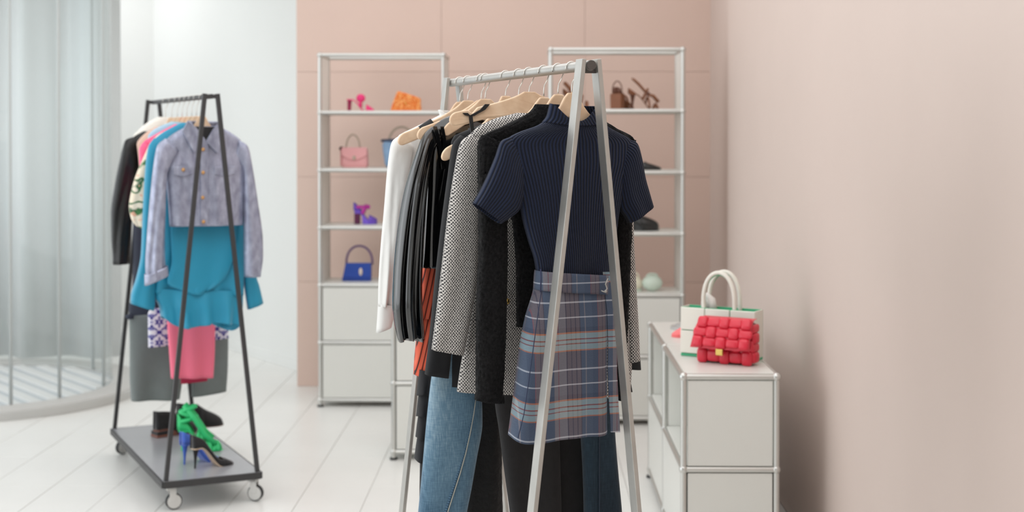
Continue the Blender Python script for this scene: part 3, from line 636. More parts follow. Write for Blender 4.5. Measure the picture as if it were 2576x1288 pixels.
for a, b in zip(cn, cn[1:]+cn[:1]):
    mb = MB(); mb.square(a+Vector((0, 0, HT-.016)), b+Vector((0, 0, HT-.016)), .03, .018, Vector((0, 0, 1))); mb.build('tray_edge', M_BLKMET, rk, world=True, bevel=.002)
for i, (pl_, sgn) in enumerate(((e0, -1), (e0, 1), (e1, -1), (e1, 1))):
    q = pl_.W(sgn*(hw-.02), -.02 if i < 2 else .02, 0); ca = [.5, -.2, .9, .3][i]; R = Matrix.Rotation(ca, 3, 'Z')
    f = MB(); f.tube([q+Vector((0, 0, HT-.03)), q+Vector((0, 0, HT-.045))], .016, 12)
    for s in (-1, 1): f.box(q+R @ Vector((.012, s*.014, .068)), (.03, .004, .062), R)
    f.box(q+R @ Vector((.006, 0, .094)), (.04, .032, .012), R)
    fo = f.build('castor', M_CAST, rk, world=True, bevel=.002)
    wv = MB(); c = q+R @ Vector((.018, 0, .038)); ax = R @ Vector((0, 1, 0)); wv.tube([c-ax*.011, c-ax*.009, c+ax*.009, c+ax*.011], [.032, .036, .036, .032], 20)
    wh = wv.build('wheel', M_TYRE, rk, smooth=True, world=True, angle=40)
    hb = MB(); hb.tube([c-ax*.0135, c+ax*.0135], .031, 20); hub = hb.build('hub', M_CAST, wh, smooth=True, angle=40)
    for v in hub.data.vertices: v.co -= rk.location
# ------------------------------------------------------------------ fabrics
def lilac_mat():
    k = NT('lilac_metallic_fabric', .3, 0); k.b.inputs['Metallic'].default_value = .45
    a = k.noise(38, detail=4, stretch=(1, .5, 1)); b = k.noise(9, detail=3)
    k.base(k.ramp(a, [(.3, C(142, 145, 166)), (.6, C(170, 174, 194)), (.85, C(206, 214, 230))])); k.bump(k.math('ADD', a, k.math('MULTIPLY', b, 1.5)), .5, .004); return k.m
M_LILAC = lilac_mat()
M_TEAL = mat('teal_satin', C(30, 144, 178), .48, sheen=.2)
M_PINKF = mat('hot_pink_satin', C(246, 96, 142), .5, sheen=.15)
M_PINKW = mat('pink_wool', C(247, 120, 146), .75, sheen=.2)
M_REDL = mat('dark_pink_lining', C(178, 34, 72), .6)
M_GREYW = mat('grey_wool_skirt', C(116, 123, 122), .9, sheen=.2, bump=.3, bscale=400, bdist=.001, var=.05, vscale=20)
M_NAVYF = mat('navy_satin', C(44, 50, 66), .6)
M_LEATH = mat('black_leather', C(16, 16, 17), .3, bump=.25, bscale=40, bdist=.006)
M_CREAM = mat('cream_plush', C(240, 235, 226), .9, sheen=.3, bump=.4, bscale=80, bdist=.004)
M_NUDE = mat('nude_satin', C(226, 190, 172), .55)
M_SKYF = mat('pale_sky_satin', C(166, 205, 226), .5)
def floral_mat():
    k = NT('cream_floral_print', .75, .1); a = k.noise(17, detail=1); b = k.noise(26, detail=1, stretch=(1.1, .9, 1))
    c = k.ramp(a, [(0, C(238, 226, 204)), (.52, C(236, 222, 200)), (.56, C(70, 120, 72)), (.62, C(48, 98, 66)), (.68, C(238, 226, 206))])
    f = k.ramp(b, [(.58, (0, 0, 0, 1)), (.62, (1, 1, 1, 1))]); k.base(k.mix(f, c, C(232, 176, 150))); return k.m
M_FLOR = floral_mat()
def print_mat():
    k = NT('white_violet_print', .7, .1)
    u2 = k.math('PINGPONG', k.math('ADD', k.u, 3), .035); v2 = k.math('PINGPONG', k.math('ADD', k.v, 3), .05)
    cb = k.t.nodes.new('ShaderNodeCombineXYZ'); k.t.links.new(u2, cb.inputs[0]); k.t.links.new(v2, cb.inputs[1])
    a = k.noise(52, cb.outputs[0], 2)
    k.base(k.ramp(a, [(.44, C(232, 230, 236)), (.5, C(150, 150, 200)), (.55, C(58, 52, 130)), (.68, C(70, 56, 140)), (.74, C(238, 232, 226))])); return k.m
M_PRINT = print_mat()
M_COPPER = mat('copper_button', C(206, 158, 104), .35, metal=.8)
# ------------------------------------------------------------------ hangers on the black rail
HX2 = [508, 494, 482, 470, 458, 446, 432, 416]
PL2 = [R2.at(x) for x in HX2]
HL2 = ['under the lilac metallic jacket', 'under the teal dress', 'of the floral blouse behind the teal dress', 'of the hot pink blouse', 'holding the pink trousers', 'with the printed skirt behind the pink trousers', 'before the black leather jacket, a nude top on its end', 'of the black leather jacket under the cream stole']
for i, (q, t) in enumerate(zip(PL2, HL2)):
    hanger(q, 'pale wooden hanger '+t, 'hangers on the black rail', half=.15, drop=.14, top=-.085, barr=.011, lowres=True, pw=.6)
# 1 lilac jacket
p = PL2[0]
g = garment('lilac_jacket', p, 'cropped lilac metallic jacket with copper buttons, front of the black rail', 'jacket')
cloth(p, 'torso', [(470, 318, 552, 318, .05), (446, 330, 578, 332, .06), (420, 350, 606, 354, .06), (411, 372, 616, 378, .06), (415, 420, 614, 424, .075), (420, 480, 613, 480, .08), (424, 530, 612, 530, .08), (427, 570, 611, 566, .08)], M_LILAC, g, na=72, nv=40, fold=[(.006, 3, .3, .1, 2), (.003, 8, 1, .2, -3)], seed=101)
cloth(p, 'sleeve', [(416, 348, 450, 380, .03), (396, 366, 428, 420, .05), (386, 420, 420, 440, .065), (376, 520, 416, 530, .07), (369, 610, 414, 615, .07), (366, 668, 416, 668, .068), (368, 716, 421, 690, .066)], M_LILAC, g, na=56, nv=40, n0=.03, fold=[(.006, 2.4, .4, .1, 4), (.003, 6, 1, .1, 6)], seed=102)
cloth(p, 'sleeve', [(600, 352, 590, 390, .03), (622, 366, 607, 420, .05), (634, 420, 611, 440, .06), (648, 510, 613, 520, .065), (660, 600, 614, 605, .065), (661, 640, 614, 645, .065), (655, 696, 615, 697, .062)], M_LILAC, g, na=56, nv=40, n0=.01, fold=[(.005, 2.4, .4, .1, 3)], seed=103)
cloth(p, 'cuff', [(364, 690, 421, 668, .076), (364, 719, 424, 692, .075)], M_LILAC, g, na=36, nv=5, n0=.031, solid=.003)
def patch(pl, name, pts, n, th, m, parent, bevel=.0015, back=None):
    mb = MB(); a = [pl.W(*(lambda l: (l[0], n, l[1]))(pl.L(x, y, n))) for x, y in pts]; b = [q-pl.en*th for q in a]; k = len(pts)
    uv = [pl.L(x, y, n) for x, y in pts]
    mb.add(a+b, [tuple(range(k)), tuple(range(k, 2*k))[::-1]]+[(i+k, (i+1) % k+k, (i+1) % k, i) for i in range(k)], uv+uv)
    return mb.build(name, m, parent, world=True, bevel=bevel)
patch(p, 'collar_wing', [(473, 303), (459, 330), (489, 384), (518, 352), (495, 322)], .05, .012, M_LILAC, g)
patch(p, 'collar_wing', [(552, 308), (572, 336), (548, 386), (518, 356), (536, 326)], .05, .012, M_LILAC, g)
cloth(p, 'neck_band', [(476, 304, 550, 306, .05), (468, 320, 558, 322, .06)], M_LILAC, g, na=32, nv=5, dip=.075, dips=1.3)
patch(p, 'neck_lining', [(492, 318), (542, 319), (533, 346), (518, 358), (503, 346)], .036, .004, M_LINING, g)
patch(p, 'button_placket', [(505, 354), (523, 354), (523, 568), (505, 569)], .048, .006, M_LILAC, g)
for (x0, x1) in ((436, 486), (540, 592)):
    patch(p, 'pocket_flap', [(x0, 420), (x1, 418), (x1, 436), ((x0+x1)/2, 444), (x0, 438)], .047, .006, M_LILAC, g)
for (x, y) in ((511, 376), (511, 434), (510, 497), (512, 558), (461, 427), (566, 425)):
    mb = MB(); mb.sphere(on(p, x, y, .052), .0085, 10, 6, (1, .6, 1)); mb.build('button', M_COPPER, g, smooth=True, world=True)
# 2 teal dress
p = PL2[1]
g = garment('teal_dress', p, 'teal satin wrap dress with ruffled hem under the lilac jacket', 'dress')
cloth(p, 'skirt_panel', [(455, 308, 520, 312, .04), (400, 340, 590, 350, .05), (378, 366, 602, 380, .06), (390, 440, 608, 440, .06), (408, 540, 612, 540, .07), (410, 620, 612, 620, .08), (396, 680, 613, 690, .09), (386, 736, 612, 742, .1)], M_TEAL, g, na=90, nv=50, fold=[(.013, 4, .5, .3, 1.5), (.008, 9, .2, .3, 1)], seed=110)
cloth(p, 'ruffle', [(388, 724, 611, 730, .1), (390, 752, 610, 770, .12), (400, 776, 608, 800, .13), (405, 806, 605, 826, .14)], M_TEAL, g, na=120, nv=20, n0=.0, fold=[(.022, 8, .3, -.2, .5), (.008, 15, 1, 0, .5)], hem=.02, seed=111)
cloth(p, 'wrap_flap', [(428, 530, 600, 520, .02), (430, 600, 594, 590, .024), (432, 660, 588, 640, .025), (420, 710, 580, 670, .03), (470, 736, 562, 706, .03), (486, 742, 530, 728, .03)], M_TEAL, g, na=50, nv=24, n0=.05, fold=[(.005, 5, .2, 0, 1)], seed=112)
cloth(p, 'sleeve', [(388, 348, 420, 380, .03), (374, 370, 404, 420, .04), (366, 430, 398, 440, .05), (360, 540, 394, 545, .055), (356, 640, 388, 650, .06), (344, 700, 390, 720, .07), (330, 750, 388, 770, .075), (330, 764, 386, 782, .075)], M_TEAL, g, na=48, nv=40, n0=.0, fold=[(.005, 3, .3, .2, 2)], seed=113)
cloth(p, 'sleeve', [(592, 372, 612, 400, .03), (606, 460, 626, 470, .05), (612, 600, 640, 610, .055), (614, 690, 642, 690, .06), (616, 720, 650, 716, .06), (624, 778, 661, 762, .06)], M_TEAL, g, na=48, nv=30, n0=-.01, fold=[(.003, 3, .3, .2, 2)], seed=114)
# 3 floral blouse
p = PL2[2]
g = garment('floral_blouse', p, 'cream blouse with green floral print, edge showing left of the teal dress', 'blouse')
cloth(p, 'torso', [(440, 316, 510, 320, .04), (390, 345, 560, 350, .04), (372, 372, 580, 380, .045), (368, 440, 580, 450, .05), (366, 540, 580, 540, .05)], M_FLOR, g, na=40, nv=20, seed=120)
cloth(p, 'sleeve', [(378, 360, 400, 390, .03), (356, 410, 390, 430, .045), (340, 450, 384, 470, .06), (330, 490, 376, 510, .065), (326, 520, 372, 540, .065), (332, 552, 370, 566, .05), (344, 568, 368, 582, .045)], M_FLOR, g, na=48, nv=36, n0=.01, fold=[(.006, 3, .4, .1, 2)], seed=121)
# 4 hot pink blouse
p = PL2[3]
g = garment('pink_blouse', p, 'hot pink satin blouse, a strip between the teal dress and wooden hangers', 'blouse')
cloth(p, 'torso', [(440, 312, 500, 318, .03), (388, 340, 540, 350, .04), (356, 362, 560, 372, .045), (352, 390, 560, 400, .045), (358, 440, 560, 450, .045), (362, 520, 560, 520, .045)], M_PINKF, g, na=40, nv=24, fold=[(.004, 3, .2, .1, 1)], seed=125)
cloth(p, 'sleeve', [(362, 356, 388, 380, .03), (350, 376, 380, 400, .04), (352, 430, 378, 440, .045), (356, 520, 380, 520, .04)], M_PINKF, g, na=32, nv=20, n0=.01, seed=126)
g2 = garment('sky_top', PL2[4], 'pale sky blue satin top, thin edge above the hot pink blouse', 'top')
cloth(PL2[4], 'torso', [(430, 306, 490, 310, .03), (384, 328, 530, 340, .035), (372, 344, 540, 356, .035), (376, 420, 540, 430, .035)], M_SKYF, g2, na=32, nv=16, seed=127)
# 5 pink trousers
p = PL2[4]
g = garment('pink_trousers', p, 'folded bright pink trousers hanging below the teal ruffle', 'trousers')
cloth(p, 'folded_leg', [(418, 700, 544, 700, .03), (420, 800, 541, 806, .04), (425, 880, 540, 880, .045), (430, 952, 536, 950, .045)], M_PINKW, g, na=64, nv=24, fold=[(.012, 4.2, .9, -.1, .3)], seed=130, ex=.8)
cloth(p, 'inner_leg', [(452, 800, 528, 800, .02), (453, 900, 524, 900, .02), (455, 966, 522, 958, .02)], M_REDL, g, na=32, nv=10, n0=-.02, seed=131)
# 6 printed skirt
p = PL2[5]
g = garment('printed_skirt', p, 'white and violet printed skirt behind the pink trousers', 'skirt')
cloth(p, 'panel', [(380, 776, 560, 770, .04), (372, 790, 572, 790, .05), (373, 874, 575, 850, .055)], M_PRINT, g, na=64, nv=20, fold=[(.004, 4, .2, 0, 1)], seed=135)
# 7 grey pencil skirt with navy waist
p = PL2[6]
g = garment('pencil_skirt', p, 'grey wool pencil skirt with navy waist, hanging lowest on the black rail', 'skirt')
cloth(p, 'waistband', [(325, 762, 545, 742, .05), (324, 780, 548, 760, .055), (325, 800, 552, 782, .06)], M_NAVYF, g, na=48, nv=8, fold=[(.004, 5, .1, 0, 1)], seed=140)
cloth(p, 'front_panel', [(325, 794, 466, 780, .06), (326, 860, 464, 860, .07), (326, 940, 460, 940, .075), (330, 1008, 452, 1003, .075)], M_GREYW, g, na=56, nv=30, fold=[(.017, 2.6, .6, 0, .9)], seed=141)
cloth(p, 'side_panel', [(470, 780, 572, 770, .05), (478, 860, 574, 850, .055), (482, 940, 573, 920, .055), (483, 999, 569, 984, .055)], M_GREYW, g, na=40, nv=24, n0=-.02, seed=142)
cloth(p, 'back_panel', [(430, 780, 560, 770, .01), (430, 880, 566, 860, .01), (430, 940, 566, 930, .01)], M_GREYW, g, na=32, nv=10, n0=-.05, seed=143)
mb = MB(); mb.tube([on(p, 334, 797, .03), on(p, 322, 797, .035), on(p, 316, 795, .035)], [.012, .014, .006], 8); mb.build('waist_bow', M_NAVYF, g, smooth=True, world=True)
g = garment('navy_trousers', PL2[6], 'navy trousers, narrow strip between the leather sleeve and the teal sleeve', 'trousers')
cloth(R2.at(424), 'leg', [(338, 500, 400, 500, .04), (335, 580, 402, 580, .045), (334, 680, 404, 680, .045), (330, 775, 406, 775, .045)], M_NAVYF, g, na=40, nv=20, n0=.0, fold=[(.004, 2, .2, 0, 1)], seed=145)
# 8 black leather jacket and cream stole
p = PL2[7]
g = garment('leather_jacket', p, 'black leather jacket hanging last on the black rail', 'jacket')
cloth(p, 'torso', [(360, 330, 470, 334, .04), (330, 350, 500, 360, .05), (326, 420, 500, 430, .05), (334, 540, 500, 540, .055), (338, 560, 500, 560, .05)], M_LEATH, g, na=40, nv=24, seed=150)
cloth(p, 'sleeve', [(336, 344, 356, 376, .03), (316, 352, 350, 420, .05), (302, 400, 344, 430, .065), (288, 470, 336, 490, .07), (279, 540, 332, 555, .072), (280, 600, 330, 608, .07), (283, 640, 328, 644, .066), (284, 666, 327, 663, .064)], M_LEATH, g, na=56, nv=40, n0=.03, fold=[(.006, 2, .4, .1, 5), (.004, 5, .4, .1, 9)], seed=151)
p = R2.at(410)
g = tag(cloth(p, 'cream_stole', [(398, 294, 440, 296, .07), (372, 308, 456, 312, .085), (348, 328, 470, 334, .09), (334, 348, 474, 356, .085), (346, 362, 470, 366, .06)], M_CREAM, None, n0=.03, na=48, nv=24, rough=.002, seed=155), 'soft cream stole draped over the black leather jacket hanger', 'stole')
p = R2.at(426)
g = garment('nude_top', p, 'nude satin top on padded hanger beside the leather jacket shoulder', 'top')
cloth(p, 'torso', [(392, 318, 470, 322, .03), (362, 338, 500, 344, .035), (344, 362, 510, 366, .035), (346, 378, 512, 390, .03), (352, 440, 512, 450, .03)], M_NUDE, g, na=36, nv=18, fold=[(.003, 3, .3, 0, 2)], seed=158)
# ================================================================== shoes
def outline_w(t, w):                       # half width of a shoe sole along its length (0 heel .. 1 toe)
    if t < .06: return w*.72*sqrt(max(0, 1-((.06-t)/.06)**2))
    if t < .45: return w*(.72-.12*sin(pi*(t-.06)/.39))
    if t < .68: return w*(.72+.28*sin(pi/2*(t-.45)/.23))
    return w*max(.0, 1-((t-.68)/.32)**2.3)**.5
def sole_z(t, H, tip=.0):
    if t < .2: return H
    if t < .68: q = (t-.2)/.48; return H*(1-(3*q*q-2*q**3))
    return tip*((t-.68)/.32)**2
def sole(r, L, W, H, th, m, plat=0, name='sole'):
    mb = MB(); rings = []; n = 26
    for i in range(n+1):
        t = .002+.996*i/n; w_ = outline_w(t, W/2)+.0008; z = sole_z(t, H)+plat
        zb = z-th if plat == 0 else max(0, min(z-th, 0 if t > .35 else z-th))
        if plat and t > .5: zb = 0
        rings.append([Vector((L*t, -w_, zb)), Vector((L*t, w_, zb)), Vector((L*t, w_, z)), Vector((L*t, -w_, z))])
    mb.loft(rings); return mb.build(name, m, r, bevel=.0015)
def upper_wall(r, L, W, H, hf, m, plat=0, t0=.0, t1=1.0, name='upper', inward=.75, th=.002):
    """walls rising from the sole edge; hf(t) height; closes over the toe where inward→0"""
    mb = MB(); rings = []; n = 30
    ts = [t0+(t1-t0)*i/n for i in range(n+1)]
    for t in ts:
        tt = min(.999, max(.001, t)); w_ = outline_w(tt, W/2); z = sole_z(tt, H)+plat; h = hf(t)
        k = inward if not callable(inward) else inward(t)
        A = [Vector((L*t, -w_, z)), Vector((L*t, -w_*(1+.05), z+h*.35)), Vector((L*t, -w_*(.55+.45*k), z+h*.8)), Vector((L*t, -w_*k, z+h))]
        B = [Vector((q.x, -q.y, q.z)) for q in A[::-1]]
        rings.append((A, B, k))
    for side in (0, 1):
        vs = [q for R_ in rings for q in R_[side]]; mb.add(vs, [(i*4+k, i*4+k+1, i*4+4+k+1, i*4+4+k) for i in range(n) for k in range(3)])
    A0, B0 = rings[0][0], rings[0][1]       # back counter
    vs = A0+B0[::-1]; back = []
    for j in range(7):
        q = j/6; back += [A0[k].lerp(B0[3-k], q)-Vector((.006*sin(pi*q), 0, 0)) for k in range(4)]
    mb.add(back, [(j*4+k, j*4+k+1, j*4+4+k+1, j*4+4+k) for j in range(6) for k in range(3)])
    for i in range(n):                       # vamp over the toe
        if rings[i][2] <= .02 or t1 < 1: continue
    o = mb.build(name, m, r, smooth=True, solid=th); return o
def toe_cap(r, L, W, H, t0, h0, m, plat=0, name='vamp', pw=.8):
    mb = MB(); rings = []; n = 14
    for i in range(n+1):
        t = t0+(.995-t0)*i/n; w_ = outline_w(t, W/2)*1.02; z = sole_z(t, H)+plat; h = h0*(1-(i/n))**pw+.006
        rings.append([Vector((L*t, w_*cos(a), z+h*sin(a)**.8)) for a in [pi*k/10 for k in range(11)]])
    vs = [q for R_ in rings for q in R_]; mb.add(vs, [(i*11+k, i*11+k+1, i*11+11+k+1, i*11+11+k) for i in range(n) for k in range(10)])
    return mb.build(name, m, r, smooth=True, solid=.002)
def arch(r, L, W, H, t, hgt, rad, m, plat=0, lean=0, name='strap', flat=2.2, t2=None):
    w_ = outline_w(t, W/2); z = sole_z(t, H)+plat; pts = []
    w2 = outline_w(t2, W/2) if t2 else w_; z2 = sole_z(t2, H)+plat if t2 else z
    for k in range(13):
        a = pi*k/12; q = k/12
        x = L*(t+(t2-t)*q) if t2 else L*t
        pts.append(Vector((x+lean*sin(a), (w_*(1-q)+w2*q)*cos(a), z*(1-q)+z2*q+hgt*sin(a))))
    mb = MB(); mb.tube(pts, rad, 8, flat=1); o = mb.build(name, m, r, smooth=True); return o
def ankle(r, L, W, H, zc, rx, m, rad=.0035, plat=0, tiltx=.0, tilt=.0, name='ankle_strap', xc=.16):
    mb = MB(); mb.tube([Vector((L*xc+rx*cos(2*pi*k/20)+tiltx*0, W*.36*sin(2*pi*k/20), zc+tilt*rx*cos(2*pi*k/20))) for k in range(21)], rad, 8); return mb.build(name, m, r, smooth=True)
def stiletto(r, H, m, x=.022, top=.016, bot=.0045, back=.006, plat=0, name='heel'):
    mb = MB(); rings = []
    for i in range(9):
        q = i/8; rad = bot+(top-bot)*q**2.2; z = (H+plat-.004)*q; rings.append([Vector((x-back*(1-q)*.6+rad*cos(2*pi*k/12), rad*.95*sin(2*pi*k/12), z)) for k in range(12)])
    mb.loft(rings); return mb.build(name, m, r, smooth=True, angle=50)
def block(r, H, m, x0, x1, w, taper=.85, name='heel'):
    mb = MB(); mb.loft([[Vector((x0+(x1-x0)*(1-k_)*.0+(0 if i in (0, 3) else (x1-x0)*k_), (-w if i < 2 else w)/2*k_, z)) for i in range(4)] for z, k_ in ((0, taper), (H, 1))]); return mb.build(name, m, r, bevel=.003)
def facing(a, b): d = Vector(b)-Vector(a); return math.atan2(d.y, d.x)
Z1 = .04+.35*5+.014
def shelf_z(k): return .04+.35*k+.0145
def on_shelf(px, k, Y): q = P(px, 300, Y); return Vector((q.x, Y, shelf_z(k)))
M_HOTP = mat('hot_pink_suede', C(232, 52, 122), .6, sheen=.2); M_HOTPD = mat('dark_pink_patent', C(150, 24, 74), .3)
M_BRN = mat('tan_brown_leather', C(124, 74, 44), .45, var=.06, vscale=30); M_BRND = mat('dark_brown_heel', C(92, 52, 34), .45)
M_BLKSH = mat('black_shoe_leather', C(20, 20, 21), .32, coat=.3); M_BLKSU = mat('black_suede', C(30, 28, 30), .8, sheen=.4)
M_BEIGE = mat('beige_leather_sole', C(206, 182, 158), .6); M_TANIN = mat('tan_insole', C(196, 146, 112), .6); M_BRSOLE = mat('red_brown_sole', C(124, 74, 58), .5)
M_BLUESH = mat('cobalt_suede', C(62, 98, 190), .7, sheen=.4); M_GRN = mat('bright_green_leather', C(44, 196, 116), .45)
M_PURP = mat('violet_metallic_leather', C(116, 84, 200), .35, metal=.25); M_MAG = mat('magenta_leather', C(190, 50, 160), .4); M_MAROON = mat('plum_heel', C(92, 24, 70), .4)
def shoe(name, label, loc, rz, cat='shoe', group=None):
    r = empty(name, loc, rz); tag(r, label, cat, group); return r
# hot pink mule
r = shoe('heeled_mule', 'hot pink heeled mule with puffed bow strap on top shelf', on_shelf(872, 5, 8.86), 0)
L, W, H = .172, .07, .072
sole(r, L, W, H, .007, M_HOTP); block(r, H-.004, M_HOTPD, .006, .032, .028, .8)
toe_cap(r, L, W, H, .72, .034, M_HOTP)
for s in (-1, 1):
    mb = MB(); mb.sphere((.088, s*.014, .078), .026, 12, 8, (1.05, .8, 1), Matrix.Rotation(-.5, 3, 'Y')); mb.build('bow_loop', M_HOTP, r, smooth=True)
arch(r, L, W, H, .5, .05, .008, M_HOTP)
# purple platform sandal
r = shoe('platform_sandal', 'violet platform sandal with magenta ankle strap, alone on its shelf', on_shelf(891, 3, 8.86), 0)
L, W, H = .142, .075, .06
sole(r, L, W, H, .02, M_PURP, plat=.024); block(r, H+.006, M_MAROON, .002, .036, .05, .95)
toe_cap(r, L, W, H, .66, .026, M_PURP, plat=.024); upper_wall(r, L, W, H, lambda t: .045*(1-t/.32)+.004, M_PURP, plat=.024, t0=.0, t1=.32)
arch(r, L, W, H, .36, .05, .011, M_MAG, plat=.018, lean=.02); ankle(r, L, W, H, H+.045, .034, M_MAG, .009, xc=.3)
mb = MB(); mb.sphere((.085, 0, .105), .015, 10, 7); mb.build('knot', M_MAG, r, smooth=True)
# brown shoes, right unit
def strappy(r, L, W, H, m, mh, straps, ank=True, hi=.13):
    sole(r, L, W, H, .006, m); stiletto(r, H, mh, bot=.006)
    for a in straps: arch(r, L, W, H, a[0], a[1], a[2], m, lean=a[3], t2=a[4] if len(a) > 4 else None)
    upper_wall(r, L, W, H, lambda t: .028*(1-t/.2)+.004, m, t0=0, t1=.2)
r = shoe('strappy_sandal', 'brown strappy stiletto sandal seen from the side on top shelf', on_shelf(1582, 5, 8.28), 0, group=None)
strappy(r, .196, .078, .088, M_BRN, M_BRND, [(.86, .022, .006, 0, .72), (.72, .03, .006, 0, .84), (.5, .05, .006, .0, .6), (.4, .06, .007, .03)])
mb = MB(); mb.tube([(.105, -.02, .088), (.085, -.03, .11), (.055, -.03, .145), (.03, -.024, .168), (.02, 0, .175), (.03, .024, .168), (.06, .03, .14), (.105, .02, .088)], .006, 8); mb.build('ankle_strap', M_BRN, r, smooth=True)
mb = MB(); mb.tube([(.105, -.025, .085), (.14, -.03, .075), (.17, -.03, .04)], .008, 8); mb.tube([(.105, .025, .085), (.14, .03, .075), (.17, .03, .04)], .008, 8); mb.build('side_strap', M_BRN, r, smooth=True)
mb = MB(); mb.sphere((.107, -.028, .086), .013, 10, 7, (1.1, .6, 1)); mb.build('knot', M_BRND, r, smooth=True)
q = on_shelf(1549, 5, 8.24)
r = shoe('strappy_sandal', 'brown block-heeled sandal turned away with open ankle loop', q, radians(62))
L, W, H = .2, .078, .09
sole(r, L, W, H, .006, M_BRN); block(r, H-.003, M_BRN, -.004, .05, .07, .95)
for a in ((.8, .03, .007, 0), (.66, .045, .007, 0), (.5, .05, .007, .01)): arch(r, L, W, H, a[0], a[1], a[2], M_BRN, lean=a[3])
upper_wall(r, L, W, H, lambda t: .03*(1-t/.3)+.006, M_BRND, t0=0, t1=.3)
mb = MB(); mb.tube([(.02, .03*cos(a), H+.015+.055*sin(a)) for a in [pi*k/12 for k in range(13)]], .0035, 8); mb.build('ankle_strap', M_BRND, r, smooth=True)
r = shoe('slingback_shoe', 'tan shoe whose heel tip peeks above the front wooden hanger', on_shelf(1418, 5, 8.28), 0)
strappy(r, .19, .078, .085, M_BRN, M_BRND, [(.7, .04, .01, 0), (.5, .05, .009, .01)])
mb = MB(); mb.tube([(.055, -.026, .085), (.03, -.022, .125), (.006, -.004, .15), (.006, .004, .15), (.03, .022, .125), (.055, .026, .085)], .011, 8); mb.build('ankle_strap', M_BRN, r, smooth=True)
# black flat and loafer
r = shoe('pointed_flat', 'black pointed flat shoe on the shelf beside the navy sleeve', on_shelf(1664, 4, 8.27)-Vector((.225, 0, 0)), 0)
sole(r, .225, .075, .012, .006, M_BLKSH, plat=.006); toe_cap(r, .225, .075, .012, .58, .032, M_BLKSH, plat=.006); upper_wall(r, .225, .075, .012, lambda t: .04-.02*sin(pi*min(1, t/.6)), M_BLKSH, plat=.006, t0=0, t1=.6)
block(r, .016, M_BLKSH, 0, .05, .05)
r = shoe('chunky_loafer', 'black chunky loafer with thick sole under the navy sleeve', on_shelf(1658, 3, 8.27)-Vector((.25, 0, 0)), 0)
L, W, H = .25, .09, .02
sole(r, L, W, H, .03, M_BLKSH, plat=.03); block(r, .045, M_BLKSH, .0, .075, .075, .97)
toe_cap(r, L, W, H, .5, .06, M_BLKSH, plat=.028, pw=.55); upper_wall(r, L, W, H, lambda t: .06-.012*sin(pi*min(1, t/.52)), M_BLKSH, plat=.028, t0=0, t1=.52)
arch(r, L, W, H, .55, .062, .012, M_BLKSH, plat=.026)
mb = MB(); mb.sphere((.14, 0, .112), .026, 12, 8, (1.1, 1, .35), Matrix.Rotation(.35, 3, 'Y')); mb.build('tongue', M_BLKSH, r, smooth=True)
# shoes on the tray of the black rail
def tray_pt(px, py): q = G(px, py, HT); return Vector((q.x, q.y, HT+.0005))
a, b = tray_pt(481, 1180), tray_pt(566, 1168); L = (b-a).length*1.0+.01
r = shoe('black_pump', 'black suede stiletto pump with beige sole, front of the grey tray', a, facing(a, b)); W, H = .078, .095; L = max(L, .205)
sole(r, L, W, H, .006, M_BEIGE); stiletto(r, H, M_BLKSU); toe_cap(r, L, W, H, .7, .032, M_BLKSU)
upper_wall(r, L, W, H, lambda t: .062-.032*sin(pi/2*min(1, t/.5)), M_BLKSU, t0=0, t1=.72)
mb = MB(); mb.loft([[Vector((L*t, s*outline_w(t, W/2)*.85, sole_z(t, H)+.002+z)) for s, z in ((-1, 0), (1, 0), (1, .002), (-1, .002))] for t in [.03+.66*i/14 for i in range(15)]]); mb.build('insole', M_TANIN, r)
d = (b-a).normalized(); nrm = Vector((-d.y, d.x, 0))
a2 = tray_pt(459, 1172)
r = shoe('blue_pump', 'cobalt blue suede stiletto pump tucked behind the black pump', a2+nrm*.02, facing(a, b)+.1); L = .2
sole(r, L, W, H, .006, M_BLUESH); stiletto(r, H, M_BLUESH); toe_cap(r, L, W, H, .7, .03, M_BLUESH)
upper_wall(r, L, W, H, lambda t: .06-.03*sin(pi/2*min(1, t/.5)), M_BLUESH, t0=0, t1=.72)
a3, b3 = tray_pt(441, 1140), tray_pt(541, 1138); b3.y = a3.y+.02
r = shoe('green_sandal', 'bright green strappy sandal with wound ankle ribbons on the grey tray', a3+Vector((-.0, .06, 0)), facing(a3, b3)); L, W, H = .215, .08, .1
sole(r, L, W, H, .008, M_GRN); stiletto(r, H, M_GRN, top=.018, bot=.006)
for t, h, t2 in ((.9, .024, .8), (.8, .03, .9), (.74, .04, .62), (.64, .045, .74), (.55, .06, .45), (.46, .065, .56)): arch(r, L, W, H, t, h+.006, .0115, M_GRN, t2=t2)
upper_wall(r, L, W, H, lambda t: .07*(1-t/.34)+.006, M_GRN, t0=0, t1=.34)
for zc, tl, rx in ((H+.05, .3, .04), (H+.075, -.3, .038), (H+.1, .35, .034)): ankle(r, L, W, H, zc, rx, M_GRN, .0105, tilt=tl, xc=.22)
mb = MB(); mb.tube([(.03, .02, H+.12), (.07, .03, H+.07), (.12, .035, .09), (.16, .035, .05)], .012, 8); mb.tube([(.03, -.02, H+.12), (.08, -.035, H+.06), (.13, -.035, .08), (.18, -.03, .035)], .013, 8); mb.build('ribbon', M_GRN, r, smooth=True)
